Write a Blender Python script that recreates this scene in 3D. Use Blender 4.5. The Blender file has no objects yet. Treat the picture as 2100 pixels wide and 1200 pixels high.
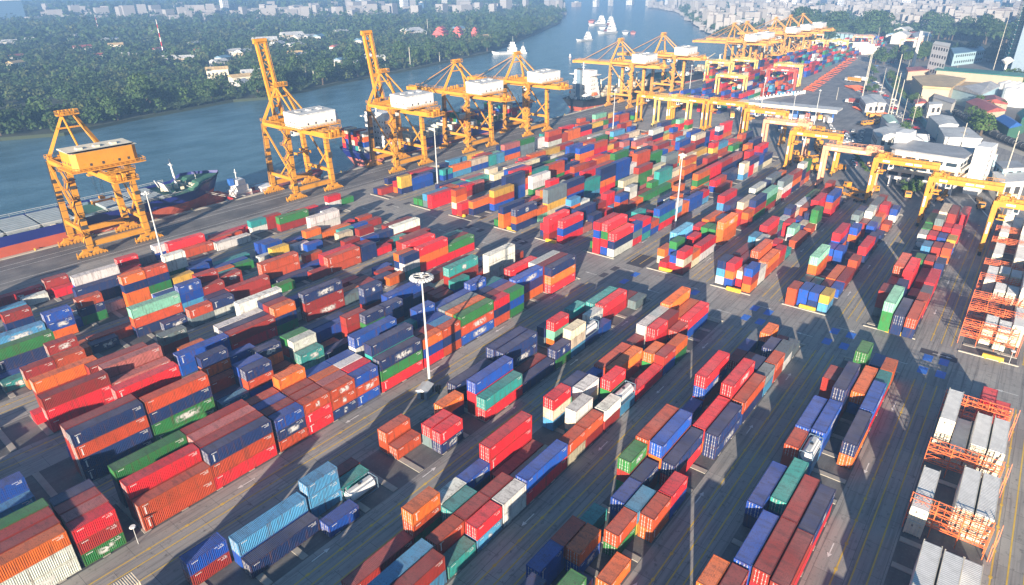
# container terminal on a river bend, seen from the air; every object built here in mesh code
SKY_STRENGTH = .05; SUN_STRENGTH = 5.0; EXPOSURE = 1.85
HAZE = .00044; HAZE_TOP = 152.0; HAZE_COL = (.22, .42, .78, 1)
import bpy, math, random
import numpy as np
from mathutils import Vector, Matrix
random.seed(7); RNG = np.random.default_rng(7)
sc = bpy.context.scene; COL = sc.collection
rad = math.radians
# ---------------------------------------------------------------- camera (world: X along the yard rows, Y towards the river, Z up)
FPX, PITCH, YAW, ROLL, CAMH = 1332.38, 0.44743268, 0.67338122, -0.01112509, 81.0
def _h(a): return np.array([math.sin(a), -math.cos(a)*math.sin(PITCH), math.cos(a)*math.cos(PITCH)])
_M = np.array([[math.cos(ROLL), -math.sin(ROLL), 0], [math.sin(ROLL), math.cos(ROLL), 0], [0, 0, 1]])
_B = np.array([_M@_h(YAW), -(_M@_h(YAW+math.pi/2)), _M@np.array([0, -math.cos(PITCH), -math.sin(PITCH)])])  # rows X, Y, Z in camera axes (right, down, forward)
def at(px, py, z=0.0):
    """the point of the level z seen at a pixel of the 2100 x 1200 photograph"""
    d = _B@np.array([(px-1050)/FPX, (py-600)/FPX, 1.0]); t = (z-CAMH)/d[2]
    return float(d[0]*t), float(d[1]*t)
def to_px(x, y, z):
    c = _B.T@np.array([x, y, z-CAMH]); return (1050+FPX*c[0]/c[2], 600+FPX*c[1]/c[2]) if c[2] > 1 else (-1, 9999)
cam = bpy.data.cameras.new('camera'); camo = bpy.data.objects.new('camera', cam); COL.objects.link(camo)
cam.sensor_width = 36; cam.lens = FPX/2100*36; cam.clip_start = 1; cam.clip_end = 30000
R = Matrix([[_B[0][0], -_B[0][1], -_B[0][2]], [_B[1][0], -_B[1][1], -_B[1][2]], [_B[2][0], -_B[2][1], -_B[2][2]]])
camo.matrix_world = Matrix.Translation((0, 0, CAMH))@R.to_4x4(); sc.camera = camo
# ---------------------------------------------------------------- objects
def props(o, label=None, cat=None, group=None, kind=None):
    if label: o['label'] = label
    if cat: o['category'] = cat
    if group: o['group'] = group
    if kind: o['kind'] = kind
    return o
def thing(name, label, cat, loc=(0,0,0), rz=0, group=None):
    o = bpy.data.objects.new(name, None); COL.objects.link(o); o.empty_display_size = .5
    o.location = loc; o.rotation_euler = (0,0,rz); return props(o, label, cat, group)
def link(name, me, parent=None, loc=(0,0,0), rz=0):
    o = bpy.data.objects.new(name, me); COL.objects.link(o); o.parent = parent
    o.location = loc; o.rotation_euler = (0,0,rz); return o
def copy_tree(o, parent=None):
    c = o.copy(); COL.objects.link(c); c.parent = parent
    for ch in list(o.children): copy_tree(ch, c)
    return c
def put(proto, x, y, z=0, rz=0, label=None, s=None):
    """first use takes the prototype itself, then copies"""
    if proto.get('used'): c = copy_tree(proto)
    else: c = proto; proto['used'] = 1
    c.location = (x, y, z); c.rotation_euler = (0,0,rz)
    if label: c['label'] = label
    if s: c.scale = s if isinstance(s, tuple) else (s,s,s)
    return c
class MB:
    def __init__(s): s.v = []; s.f = []; s.m = []; s.mi = 0
    def q(s, *p):
        n = len(s.v); s.v += [tuple(map(float, a)) for a in p]; s.f.append(tuple(range(n, n+len(p)))); s.m.append(s.mi)
    def hexa(s, p):   # 8 points, bottom ring then top ring (ccw seen from above)
        n = len(s.v); s.v += [tuple(map(float, a)) for a in p]
        for a in ((3,2,1,0),(4,5,6,7),(0,1,5,4),(1,2,6,5),(2,3,7,6),(3,0,4,7)): s.f.append(tuple(n+i for i in a)); s.m.append(s.mi)
    def box(s, x0, x1, y0, y1, z0, z1, rz=0, o=(0,0,0)):
        P = [(x0,y0,z0),(x1,y0,z0),(x1,y1,z0),(x0,y1,z0),(x0,y0,z1),(x1,y0,z1),(x1,y1,z1),(x0,y1,z1)]
        if rz or o != (0,0,0):
            c, n = math.cos(rz), math.sin(rz); P = [(x*c-y*n+o[0], x*n+y*c+o[1], z+o[2]) for x,y,z in P]
        s.hexa(P)
    def cbox(s, c, d, rz=0): s.box(-d[0]/2, d[0]/2, -d[1]/2, d[1]/2, -d[2]/2, d[2]/2, rz, tuple(c))
    def beam(s, a, b, w, h=None, w2=None, up=(0,0,1)):   # box beam from a to b
        h = h or w; w2 = w2 or w; a = Vector(a); b = Vector(b); d = (b-a)
        if d.length < 1e-6: return
        d.normalize(); u = Vector(up)
        if abs(d.dot(u)) > .98: u = Vector((1,0,0))
        sx = d.cross(u).normalized(); sy = sx.cross(d).normalized(); k = w2/w
        r = lambda c, m: [c+sx*(i*w/2*m)+sy*(j*h/2*m) for i, j in ((-1,-1),(1,-1),(1,1),(-1,1))]
        n = len(s.v); s.v += [tuple(p) for p in r(a,1)+r(b,k)]
        for f in ((0,1,2,3),(7,6,5,4),(0,4,5,1),(1,5,6,2),(2,6,7,3),(3,7,4,0)): s.f.append(tuple(n+i for i in f)); s.m.append(s.mi)
    def tube(s, a, b, r, r2=None, n=8, cap=True):
        r2 = r if r2 is None else r2; a = Vector(a); b = Vector(b); d = (b-a).normalized()
        u = Vector((0,0,1)) if abs(d.z) < .95 else Vector((1,0,0))
        sx = d.cross(u).normalized(); sy = sx.cross(d); k = len(s.v)
        for c, q in ((a,r),(b,r2)):
            for i in range(n):
                t = 2*math.pi*i/n; s.v.append(tuple(c+sx*(math.cos(t)*q)+sy*(math.sin(t)*q)))
        for i in range(n): j = (i+1)%n; s.f.append((k+i,k+j,k+n+j,k+n+i)); s.m.append(s.mi)
        if cap: s.f.append(tuple(k+i for i in reversed(range(n)))); s.m.append(s.mi); s.f.append(tuple(k+n+i for i in range(n))); s.m.append(s.mi)
    def prism(s, pts, z0, z1, top=True, bottom=False):
        a = sum(pts[i][0]*pts[(i+1)%len(pts)][1]-pts[(i+1)%len(pts)][0]*pts[i][1] for i in range(len(pts)))
        if a < 0: pts = pts[::-1]
        n = len(pts); k = len(s.v); s.v += [(p[0],p[1],z0) for p in pts]+[(p[0],p[1],z1) for p in pts]
        for i in range(n): j = (i+1)%n; s.f.append((k+i,k+j,k+n+j,k+n+i)); s.m.append(s.mi)
        if top: s.f.append(tuple(k+n+i for i in range(n))); s.m.append(s.mi)
        if bottom: s.f.append(tuple(k+i for i in reversed(range(n)))); s.m.append(s.mi)
    def sheet(s, pts, z):
        a = sum(pts[i][0]*pts[(i+1)%len(pts)][1]-pts[(i+1)%len(pts)][0]*pts[i][1] for i in range(len(pts)))
        if a < 0: pts = pts[::-1]
        s.q(*[(p[0],p[1],z) for p in pts])
    def rail(s, pts, h=1.1, r=.05, step=1.5):   # handrail along points
        for a, b in zip(pts, pts[1:]):
            a = Vector(a); b = Vector(b); up = Vector((0,0,h)); s.beam(a+up, b+up, r*1.6); s.beam(a+up*.5, b+up*.5, r)
            n = max(1, int((b-a).length/step))
            for i in range(n+1): p = a.lerp(b, i/n); s.beam(p, p+up, r)
    def mesh(s, name, mats):
        me = bpy.data.meshes.new(name); me.from_pydata(s.v, [], s.f)
        for m in (mats if isinstance(mats, (list, tuple)) else [mats]): me.materials.append(m)
        if any(s.m): me.polygons.foreach_set('material_index', s.m)
        me.update(); return me
    def build(s, name, mats, parent=None, loc=(0,0,0), rz=0): return link(name, s.mesh(name, mats), parent, loc, rz)
def single(name, b, mats, label, cat, loc=(0,0,0), rz=0, group=None): return props(b.build(name, mats, None, loc, rz), label, cat, group)
def structure(name, b, mats, loc=(0,0,0)): return props(b.build(name, mats, None, loc), kind='structure')
# ---------------------------------------------------------------- materials
class NT:
    def __init__(s, name):
        s.m = bpy.data.materials.new(name); s.m.use_nodes = True; s.t = s.m.node_tree; s.b = s.t.nodes['Principled BSDF']
        s.tc = s.t.nodes.new('ShaderNodeTexCoord')
    def n(s, ty, ins=None, **kw):
        d = s.t.nodes.new(ty)
        for k, v in kw.items(): setattr(d, k, v)
        for k, v in (ins or {}).items(): s.set(d, k, v)
        return d
    def set(s, d, k, v):
        i = d.inputs[k]
        if isinstance(v, bpy.types.NodeSocket): s.t.links.new(v, i)
        elif isinstance(v, bpy.types.Node): s.t.links.new(v.outputs[0], i)
        else: i.default_value = (*v, 1) if isinstance(v, (tuple, list)) and len(v) == 3 and i.type == 'RGBA' else v
    def math(s, op, a, b=0.0, c=0.0, clamp=False):
        d = s.n('ShaderNodeMath', operation=op, use_clamp=clamp); s.set(d, 0, a); s.set(d, 1, b)
        if op in ('MULTIPLY_ADD',): s.set(d, 2, c)
        return d.outputs[0]
    def noise(s, scale, detail=4, rough=.55, vec=None, w=None):
        return s.n('ShaderNodeTexNoise', {'Scale': scale, 'Detail': detail, 'Roughness': rough, 'Vector': vec if vec is not None else s.tc.outputs['Object']}).outputs['Fac']
    def rmp(s, fac, a, b, lo=0.0, hi=1.0):
        return s.n('ShaderNodeMapRange', {'Value': fac, 'From Min': a, 'From Max': b, 'To Min': lo, 'To Max': hi}).outputs[0]
    def mix(s, fac, a, b, blend='MIX'):
        d = s.n('ShaderNodeMix', data_type='RGBA', blend_type=blend); s.set(d, 0, fac); s.set(d, 6, a); s.set(d, 7, b); return d.outputs[2]
    def bump(s, h, strength=.3, dist=.05):
        d = s.n('ShaderNodeBump', {'Height': h, 'Strength': strength, 'Distance': dist}); s.set(s.b, 'Normal', d.outputs[0])
    def done(s, col=None, rough=.6, metal=0.0, spec=None):
        if col is not None: s.set(s.b, 'Base Color', col)
        s.set(s.b, 'Roughness', rough); s.set(s.b, 'Metallic', metal)
        if spec is not None: s.set(s.b, 'Specular IOR Level', spec)
        return s.m
def paint(name, col, rough=.5, wear=.25, rust=(.12,.05,.025), scale=.6, metal=0.0):
    t = NT(name); n1 = t.noise(scale, 6, .65); n2 = t.noise(scale*9, 3)
    c = t.mix(t.rmp(n1, .3, .75), tuple(x*.78 for x in col), tuple(min(1, x*1.12) for x in col))
    f = t.math('MULTIPLY', t.rmp(n1, .58, .75), t.rmp(n2, .45, .7)); c = t.mix(t.math('MULTIPLY', f, wear*2, clamp=True), c, rust)
    return t.done(c, rough, metal)
def flat(name, col, rough=.7, var=.15, scale=.3):
    t = NT(name); n = t.noise(scale, 5)
    return t.done(t.mix(n, tuple(x*(1-var) for x in col), tuple(min(1, x*(1+var)) for x in col)), rough)
# ---------------------------------------------------------------- materials
def ground_mat():
    t = NT('yard_concrete'); P = t.tc.outputs['Object']
    big = t.noise(.035, 5, .6); mid = t.noise(.35, 6, .7); fine = t.noise(3.0, 4, .7)
    st = t.n('ShaderNodeMapping', {'Vector': P, 'Scale': (.06, 1.6, 1)}); streak = t.noise(.9, 4, .6, st.outputs[0])
    br = t.n('ShaderNodeTexBrick', {'Vector': P, 'Color1': (.55,)*3, 'Color2': (.95,)*3, 'Mortar': (0,0,0), 'Scale': 1.0, 'Mortar Size': .03, 'Brick Width': 7.0, 'Row Height': 4.4, 'Bias': -.1})
    c = t.mix(t.rmp(big, .35, .68), (.27,.262,.25), (.43,.41,.375))
    c = t.mix(t.rmp(mid, .35, .75), c, (.31,.30,.285))
    c = t.mix(.45, c, t.mix(1.0, c, t.mix(.0, br.outputs['Color'], (1,1,1)), 'MULTIPLY'))
    c = t.mix(t.math('MULTIPLY', t.rmp(streak, .48, .68), .72), c, (.13,.125,.125))
    c = t.mix(t.math('MULTIPLY', t.rmp(t.noise(.8, 5, .75), .56, .70), .7), c, (.05,.048,.05))
    c = t.mix(t.math('MULTIPLY', t.rmp(fine, .6, .8), .4), c, (.3,.28,.26))
    c = t.mix(t.math('MULTIPLY', br.outputs['Fac'], .6), c, (.045,.045,.05))
    t.bump(fine, .15, .03); return t.done(c, .8)
def asphalt_mat(name='asphalt', a=(.05,.052,.056), b=(.1,.1,.102)):
    t = NT(name); st = t.n('ShaderNodeMapping', {'Vector': t.tc.outputs['Object'], 'Scale': (.05, .8, 1)})
    c = t.mix(t.rmp(t.noise(.1, 5, .6), .35, .65), a, b)
    c = t.mix(t.math('MULTIPLY', t.rmp(t.noise(.6, 4, .6, st.outputs[0]), .45, .7), .5), c, tuple(x*.55 for x in a))
    c = t.mix(t.math('MULTIPLY', t.rmp(t.noise(2.5, 3), .55, .75), .3), c, tuple(min(1,x*1.9) for x in b)); return t.done(c, .75)
def water_mat():
    t = NT('river_water'); P = t.tc.outputs['Object']; mp = t.n('ShaderNodeMapping', {'Vector': P, 'Rotation': (0,0,.5), 'Scale': (1, 2.2, 1)}).outputs[0]
    n1 = t.noise(.35, 4, .6, mp); n2 = t.noise(.03, 3, .6, mp)
    c = t.mix(t.rmp(n2, .35, .65), (.05,.125,.18), (.10,.20,.27)); t.bump(t.math('ADD', n1, t.math('MULTIPLY', n2, 1.2)), .55, .6)
    t.set(t.b, 'IOR', 1.33); return t.done(c, .2, 0, .5)
def foliage_mat(name, a, b, c3, scale=.03):
    t = NT(name); P = t.n('ShaderNodeNewGeometry').outputs['Position']
    n = t.n('ShaderNodeTexNoise', {'Scale': scale, 'Detail': 4.0, 'Vector': P}).outputs['Fac']; n2 = t.n('ShaderNodeTexNoise', {'Scale': .35, 'Detail': 3.0, 'Vector': P}).outputs['Fac']
    c = t.mix(t.rmp(n, .35, .65), a, b); c = t.mix(t.math('MULTIPLY', t.rmp(n2, .45, .68), .75), c, c3)
    t.set(t.b, 'Subsurface Weight', 0.0); return t.done(c, .7, 0, .2)
def container_mat(name, attr=None, roof=False, kind=''):
    """paint of a steel box: its hue is the object's colour (or a colour attribute for the massed ones); faded patches, rust, streaks; a panel of small white
    characters at the top corner of each side, as on every box"""
    t = NT(name); P = t.tc.outputs['Object']; geo = t.n('ShaderNodeNewGeometry')
    if attr: base = t.n('ShaderNodeVertexColor', layer_name=attr).outputs['Color']; rnd = t.noise(.09, 1)
    else: oi = t.n('ShaderNodeObjectInfo'); base = oi.outputs['Color']; rnd = oi.outputs['Random']
    off = t.n('ShaderNodeVectorMath', {0: geo.outputs['Position']}, operation='MULTIPLY'); off.inputs[1].default_value = (1,1,1)
    W = off.outputs[0]
    n1 = t.noise(.5, 5, .6, W); n2 = t.noise(3.5, 4, .65, W); n3 = t.noise(.16, 2, .5, W)
    c = t.mix(t.rmp(n1, .35, .7), t.mix(.82, (0,0,0), base), base)
    if roof:
        c = t.mix(t.rmp(n3, .3, .7, .10, .32), c, (.30,.25,.25)); c = t.mix(t.math('MULTIPLY', t.rmp(n2, .52, .7), .7), c, (.08,.045,.035))  # pinkish grey wash: faded paint plus sky reflection put into the colour; then rust
        st = t.n('ShaderNodeMapping', {'Vector': W, 'Scale': (1.0, .25, 1)}); c = t.mix(t.math('MULTIPLY', t.rmp(t.noise(1.4, 3, .6, st.outputs[0]), .5, .7), .5), c, (.05,.04,.04))
    else:
        st = t.n('ShaderNodeMapping', {'Vector': W, 'Scale': (1, 1, .12)}); drip = t.noise(2.2, 3, .6, st.outputs[0])
        c = t.mix(t.math('MULTIPLY', t.rmp(drip, .52, .72), .62), c, (.10,.045,.025)); c = t.mix(t.math('MULTIPLY', t.rmp(n2, .58, .74), .75), c, (.085,.04,.025))
    if kind == 'rail': c = t.mix(t.math('MULTIPLY', t.rmp(n2, .42, .62), .45), c, (.16,.08,.035))
    if attr:   # the massed boxes carry their corrugation as a bump
        sx = t.n('ShaderNodeSeparateXYZ', {0: P}); w = t.math('SINE', t.math('MULTIPLY', sx.outputs[0], 2*math.pi/.28)); t.bump(w, .5, .035)
    elif not roof: t.bump(n2, .12, .02)
    return t.done(c, .46 if not roof else .55, 0.0, .4)
def sheet_roof(name, col):
    t = NT(name); sx = t.n('ShaderNodeSeparateXYZ', {0: t.tc.outputs['Object']}); w = t.math('SINE', t.math('MULTIPLY', t.math('ADD', sx.outputs[0], t.math('MULTIPLY', sx.outputs[1], .12)), 2.6))
    c = t.mix(t.rmp(t.noise(.12, 5, .65), .35, .68), tuple(x*.66 for x in col), tuple(min(1, x*1.1) for x in col)); c = t.mix(t.math('MULTIPLY', t.rmp(w, .72, .95), .45), c, tuple(x*.5 for x in col))
    c = t.mix(t.math('MULTIPLY', t.rmp(t.noise(.6, 4, .7), .56, .7), .5), c, (.2,.15,.12)); t.bump(w, .3, .1); return t.done(c, .5)
def smudge_mat():
    t = NT('worn_logo_paint'); sx = t.n('ShaderNodeSeparateXYZ', {0: t.tc.outputs['Generated']}); f = lambda s, k: t.math('MULTIPLY', t.math('MULTIPLY', s, t.math('SUBTRACT', 1.0, s)), k)
    rnd = t.n('ShaderNodeObjectInfo').outputs['Random']; off = t.n('ShaderNodeCombineXYZ', {0: t.math('MULTIPLY', rnd, 60.0)}); P = t.n('ShaderNodeVectorMath', {0: t.tc.outputs['Object'], 1: off.outputs[0]}).outputs[0]
    a = t.math('MULTIPLY', f(sx.outputs[0], 5.0), f(sx.outputs[2], 4.6)); a = t.math('MULTIPLY', a, t.rmp(t.noise(1.5, 2, .5, P), .36, .56), clamp=True)
    t.set(t.b, 'Alpha', t.math('MULTIPLY', a, .82)); return t.done((.75,.74,.72), .5)
M = dict(
 yard=ground_mat(), asphalt=asphalt_mat(), road=asphalt_mat('road_asphalt', (.14,.145,.155), (.26,.26,.265)), apron=asphalt_mat('apron_asphalt', (.10,.10,.102), (.2,.195,.19)), water=water_mat(),
 pad=asphalt_mat('pad_asphalt', (.07,.072,.078), (.15,.148,.145)), beamc=flat('sleeper_concrete', (.33,.31,.27), .8, .3, .8), kerb=flat('kerb_concrete', (.42,.40,.34), .8, .25, .5),
 yline=paint('yellow_line_paint', (.62,.42,.06), .7, .6, (.2,.18,.14), .8), wline=paint('white_line_paint', (.7,.7,.68), .7, .5, (.3,.3,.3), .8), blue_pad=paint('blue_pad_paint', (.04,.17,.62), .55, .35, (.12,.3,.7), .5),
 dpatch=flat('dark_patch', (.055,.05,.06), .8, .25, .5), barrier=paint('barrier_yellow', (.78,.50,.03), .5, .2), grass=flat('grass', (.09,.16,.035), .9, .35, .15), bank=flat('bank_earth', (.035,.05,.025), .95, .4, .02), citysoil=flat('city_ground', (.17,.165,.16), .9, .35, .01),
 smudge=smudge_mat(), cside=container_mat('container_paint'), croof=container_mat('container_roof_paint', roof=True), cframe=container_mat('container_frame_paint', kind='rail'),
 mass=container_mat('massed_container_paint', attr='hue'), rod=paint('galvanised_rod', (.55,.55,.53), .4, .3), under=flat('container_underside', (.05,.045,.04), .9),
 crane=paint('crane_yellow', (.60,.27,.022), .5, .6, (.16,.07,.02), .3), crane2=paint('crane_orange_yellow', (.62,.30,.05), .5, .55, (.2,.09,.03), .3), pink=paint('crane_salmon', (.74,.36,.21), .5, .25, (.3,.15,.1), .3), paley=paint('crane_pale_yellow', (.62,.46,.13), .5, .3, (.3,.2,.1), .3), redc=paint('crane_red', (.58,.09,.06), .5, .25), orange=paint('rack_orange', (.78,.17,.05), .5, .2),
 dark=flat('dark_steel', (.04,.04,.042), .6), rubber=flat('rubber', (.02,.02,.02), .8), glass=NT('window_glass').done((.03,.05,.07), .08, 0, .6), white=paint('white_paint', (.80,.80,.79), .45, .08, (.4,.3,.2)), cream=paint('cream_paint', (.72,.66,.52), .5, .2), grey=paint('grey_paint', (.32,.33,.34), .55, .25), lgrey=paint('light_grey_paint', (.56,.57,.57), .55, .2), steelblue=paint('steel_blue_paint', (.16,.24,.32), .5, .3),
 galv=paint('galvanised_mast', (.52,.54,.54), .4, .1, (.3,.3,.3), .5), hull_blue=paint('hull_blue', (.012,.02,.16), .4, .3, (.08,.05,.07), .08), boot=paint('boot_red', (.42,.085,.04), .6, .35, (.16,.05,.04), .12), hull_black=paint('hull_black', (.02,.024,.035), .45, .3, (.1,.06,.05), .1), boot2=paint('boot_pink', (.50,.17,.14), .6, .3, (.28,.12,.1), .1), dgreen=paint('deck_green', (.05,.15,.10), .6, .3, (.14,.12,.08), .2), dblue=paint('hatch_grey_blue', (.30,.35,.38), .55, .35, (.22,.14,.08), .3), red=paint('plain_red', (.55,.04,.04), .45, .2), rope=flat('mooring_rope', (.6,.6,.56), .8), stoneb=flat('bagged_cargo', (.45,.38,.28), .9, .3, .3),
 leafA=foliage_mat('leaf_canopy', (.016,.042,.016), (.04,.082,.022), (.08,.12,.035)), leafC=foliage_mat('leaf_olive', (.035,.055,.02), (.06,.085,.025), (.10,.11,.045), .05), leafB=foliage_mat('leaf_light', (.035,.08,.015), (.065,.12,.022), (.10,.15,.04), .06), palm=foliage_mat('palm_frond', (.02,.045,.018), (.045,.08,.03), (.11,.14,.07), .08), bark=flat('bark', (.10,.075,.05), .9),
 roofw=sheet_roof('roof_white_sheet', (.62,.63,.62)), roofg=sheet_roof('roof_grey_sheet', (.36,.37,.39)), rooftan=sheet_roof('roof_tan_sheet', (.62,.45,.22)), roofred=sheet_roof('roof_red_sheet', (.40,.10,.08)), roofgreen=sheet_roof('roof_green_sheet', (.04,.22,.17)), roofblue=sheet_roof('roof_blue_sheet', (.16,.30,.42)), mint=flat('roof_mint_sheet', (.38,.55,.48), .6, .12, .1),
 walll=flat('wall_light', (.58,.57,.53), .8, .12, .2), wallt=flat('wall_tan', (.42,.35,.26), .8, .15, .2), wallb=flat('wall_pale_blue', (.32,.48,.55), .7, .12, .2), cgreen=NT('curtain_glass_green').done((.01,.16,.15), .15, 0, .8), temple=flat('temple_red', (.5,.07,.06), .6, .15, .3),
 car_w=paint('car_white', (.75,.75,.75), .25, .02), car_b=paint('car_blue', (.06,.12,.24), .25, .02), car_k=paint('car_black', (.02,.02,.025), .25, .02), car_s=paint('car_silver', (.4,.41,.42), .3, .02), car_r=paint('car_red', (.45,.03,.03), .3, .02), blue=paint('bright_blue', (.03,.13,.45), .5, .15), teal=paint('teal_panel', (.10,.32,.36), .6, .15), amber=NT('lamp_glass').done((.7,.7,.66), .2))
def tower_mat(name, wall, glass, sx, sz):
    t = NT(name); br = t.n('ShaderNodeTexBrick', {'Color1': (*glass,1), 'Color2': (*[x*1.5 for x in glass],1), 'Mortar': (*wall,1), 'Scale': 1.0, 'Mortar Size': .9, 'Brick Width': sx, 'Row Height': sz, 'Mortar Smooth': .1}); br.offset = 0
    sx_ = t.n('ShaderNodeSeparateXYZ', {0: t.tc.outputs['Object']}); cb = t.n('ShaderNodeCombineXYZ', {0: t.math('ADD', sx_.outputs[0], sx_.outputs[1]), 1: sx_.outputs[2]}); t.set(br, 'Vector', cb.outputs[0])
    return t.done(br.outputs['Color'], .6)
TW = [tower_mat('tower_cream', (.62,.60,.55), (.10,.12,.15), 4.2, 3.6), tower_mat('tower_white', (.72,.72,.72), (.16,.2,.25), 6, 3.8), tower_mat('tower_blue_glass', (.10,.18,.28), (.04,.09,.16), 3, 4), tower_mat('tower_brown', (.42,.36,.32), (.1,.1,.12), 5, 3.6)]
# ---------------------------------------------------------------- light
SUN_EL, SUN_AZ = 12.5, 180-23.5     # the sun stands behind the camera: light travels towards +X, +Y (azimuth from +X, counter-clockwise, of where the sun is)
az = rad(23.5+180)
w = bpy.data.worlds.new('World'); sc.world = w; w.use_nodes = True; wt = w.node_tree
sky = wt.nodes.new('ShaderNodeTexSky'); sky.sky_type = 'NISHITA'; sky.sun_disc = False; sky.sun_elevation = rad(SUN_EL); sky.sun_rotation = math.pi/2-az; sky.air_density = 1.6; sky.dust_density = 1.2; sky.ozone_density = 6.0; sky.altitude = 10
bg = wt.nodes['Background']; bg.inputs[1].default_value = SKY_STRENGTH; wt.links.new(sky.outputs[0], bg.inputs[0])
sl = bpy.data.lights.new('sun', 'SUN'); sl.energy = SUN_STRENGTH; sl.angle = rad(.53); sl.color = (1.0, .84, .66); so = bpy.data.objects.new('sun', sl); COL.objects.link(so)
sd = Vector((math.cos(az)*math.cos(rad(SUN_EL)), math.sin(az)*math.cos(rad(SUN_EL)), math.sin(rad(SUN_EL)))); so.rotation_euler = sd.to_track_quat('Z', 'Y').to_euler()
sc.view_settings.view_transform = 'Standard'; sc.view_settings.look = 'None'; sc.view_settings.exposure = EXPOSURE; sc.view_settings.gamma = 1.0
sc.cycles.max_bounces = 6; sc.cycles.diffuse_bounces = 2; sc.cycles.glossy_bounces = 2; sc.cycles.volume_bounces = 0; sc.cycles.transparent_max_bounces = 4; sc.cycles.use_denoising = True
sc.cycles.caustics_reflective = False; sc.cycles.caustics_refractive = False
# ---------------------------------------------------------------- containers
PAL = dict(r=(.70,.02,.03), m=(.30,.028,.02), o=(.72,.145,.02), u=(.48,.068,.02), n=(.010,.030,.12), b=(.010,.07,.36), k=(.07,.28,.50), g=(.03,.20,.05), t=(.03,.28,.27), l=(.20,.50,.36), w=(.66,.67,.64), c=(.66,.58,.42), y=(.62,.38,.06), e=(.14,.19,.21), p=(.44,.13,.12), h=(.25,.5,.4))
CNAME = dict(r='bright red', m='maroon', o='orange', u='rust brown', n='navy', b='blue', k='sky blue', g='green', t='teal', l='pale green', w='white', c='cream', y='yellow', e='grey', p='faded pink', h='mint')
LEN = {'2': 6.06, '4': 12.19}; HGT = {'2': 2.42, '4': 2.65}; WID = 2.44
def corr_side(b, L, H, y, sgn, x0, x1, z0, z1, n):
    """corrugated steel wall along x"""
    p = (x1-x0)/n; d = .05
    for i in range(n):
        xs = [x0+p*(i+f) for f in (0, .28, .5, .78, 1.0)]; ys = [y, y, y-sgn*d, y-sgn*d, y]
        for a in range(4):
            P = [(xs[a],ys[a],z0),(xs[a+1],ys[a+1],z0),(xs[a+1],ys[a+1],z1),(xs[a],ys[a],z1)]
            b.q(*(P if sgn < 0 else P[::-1]))
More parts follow.
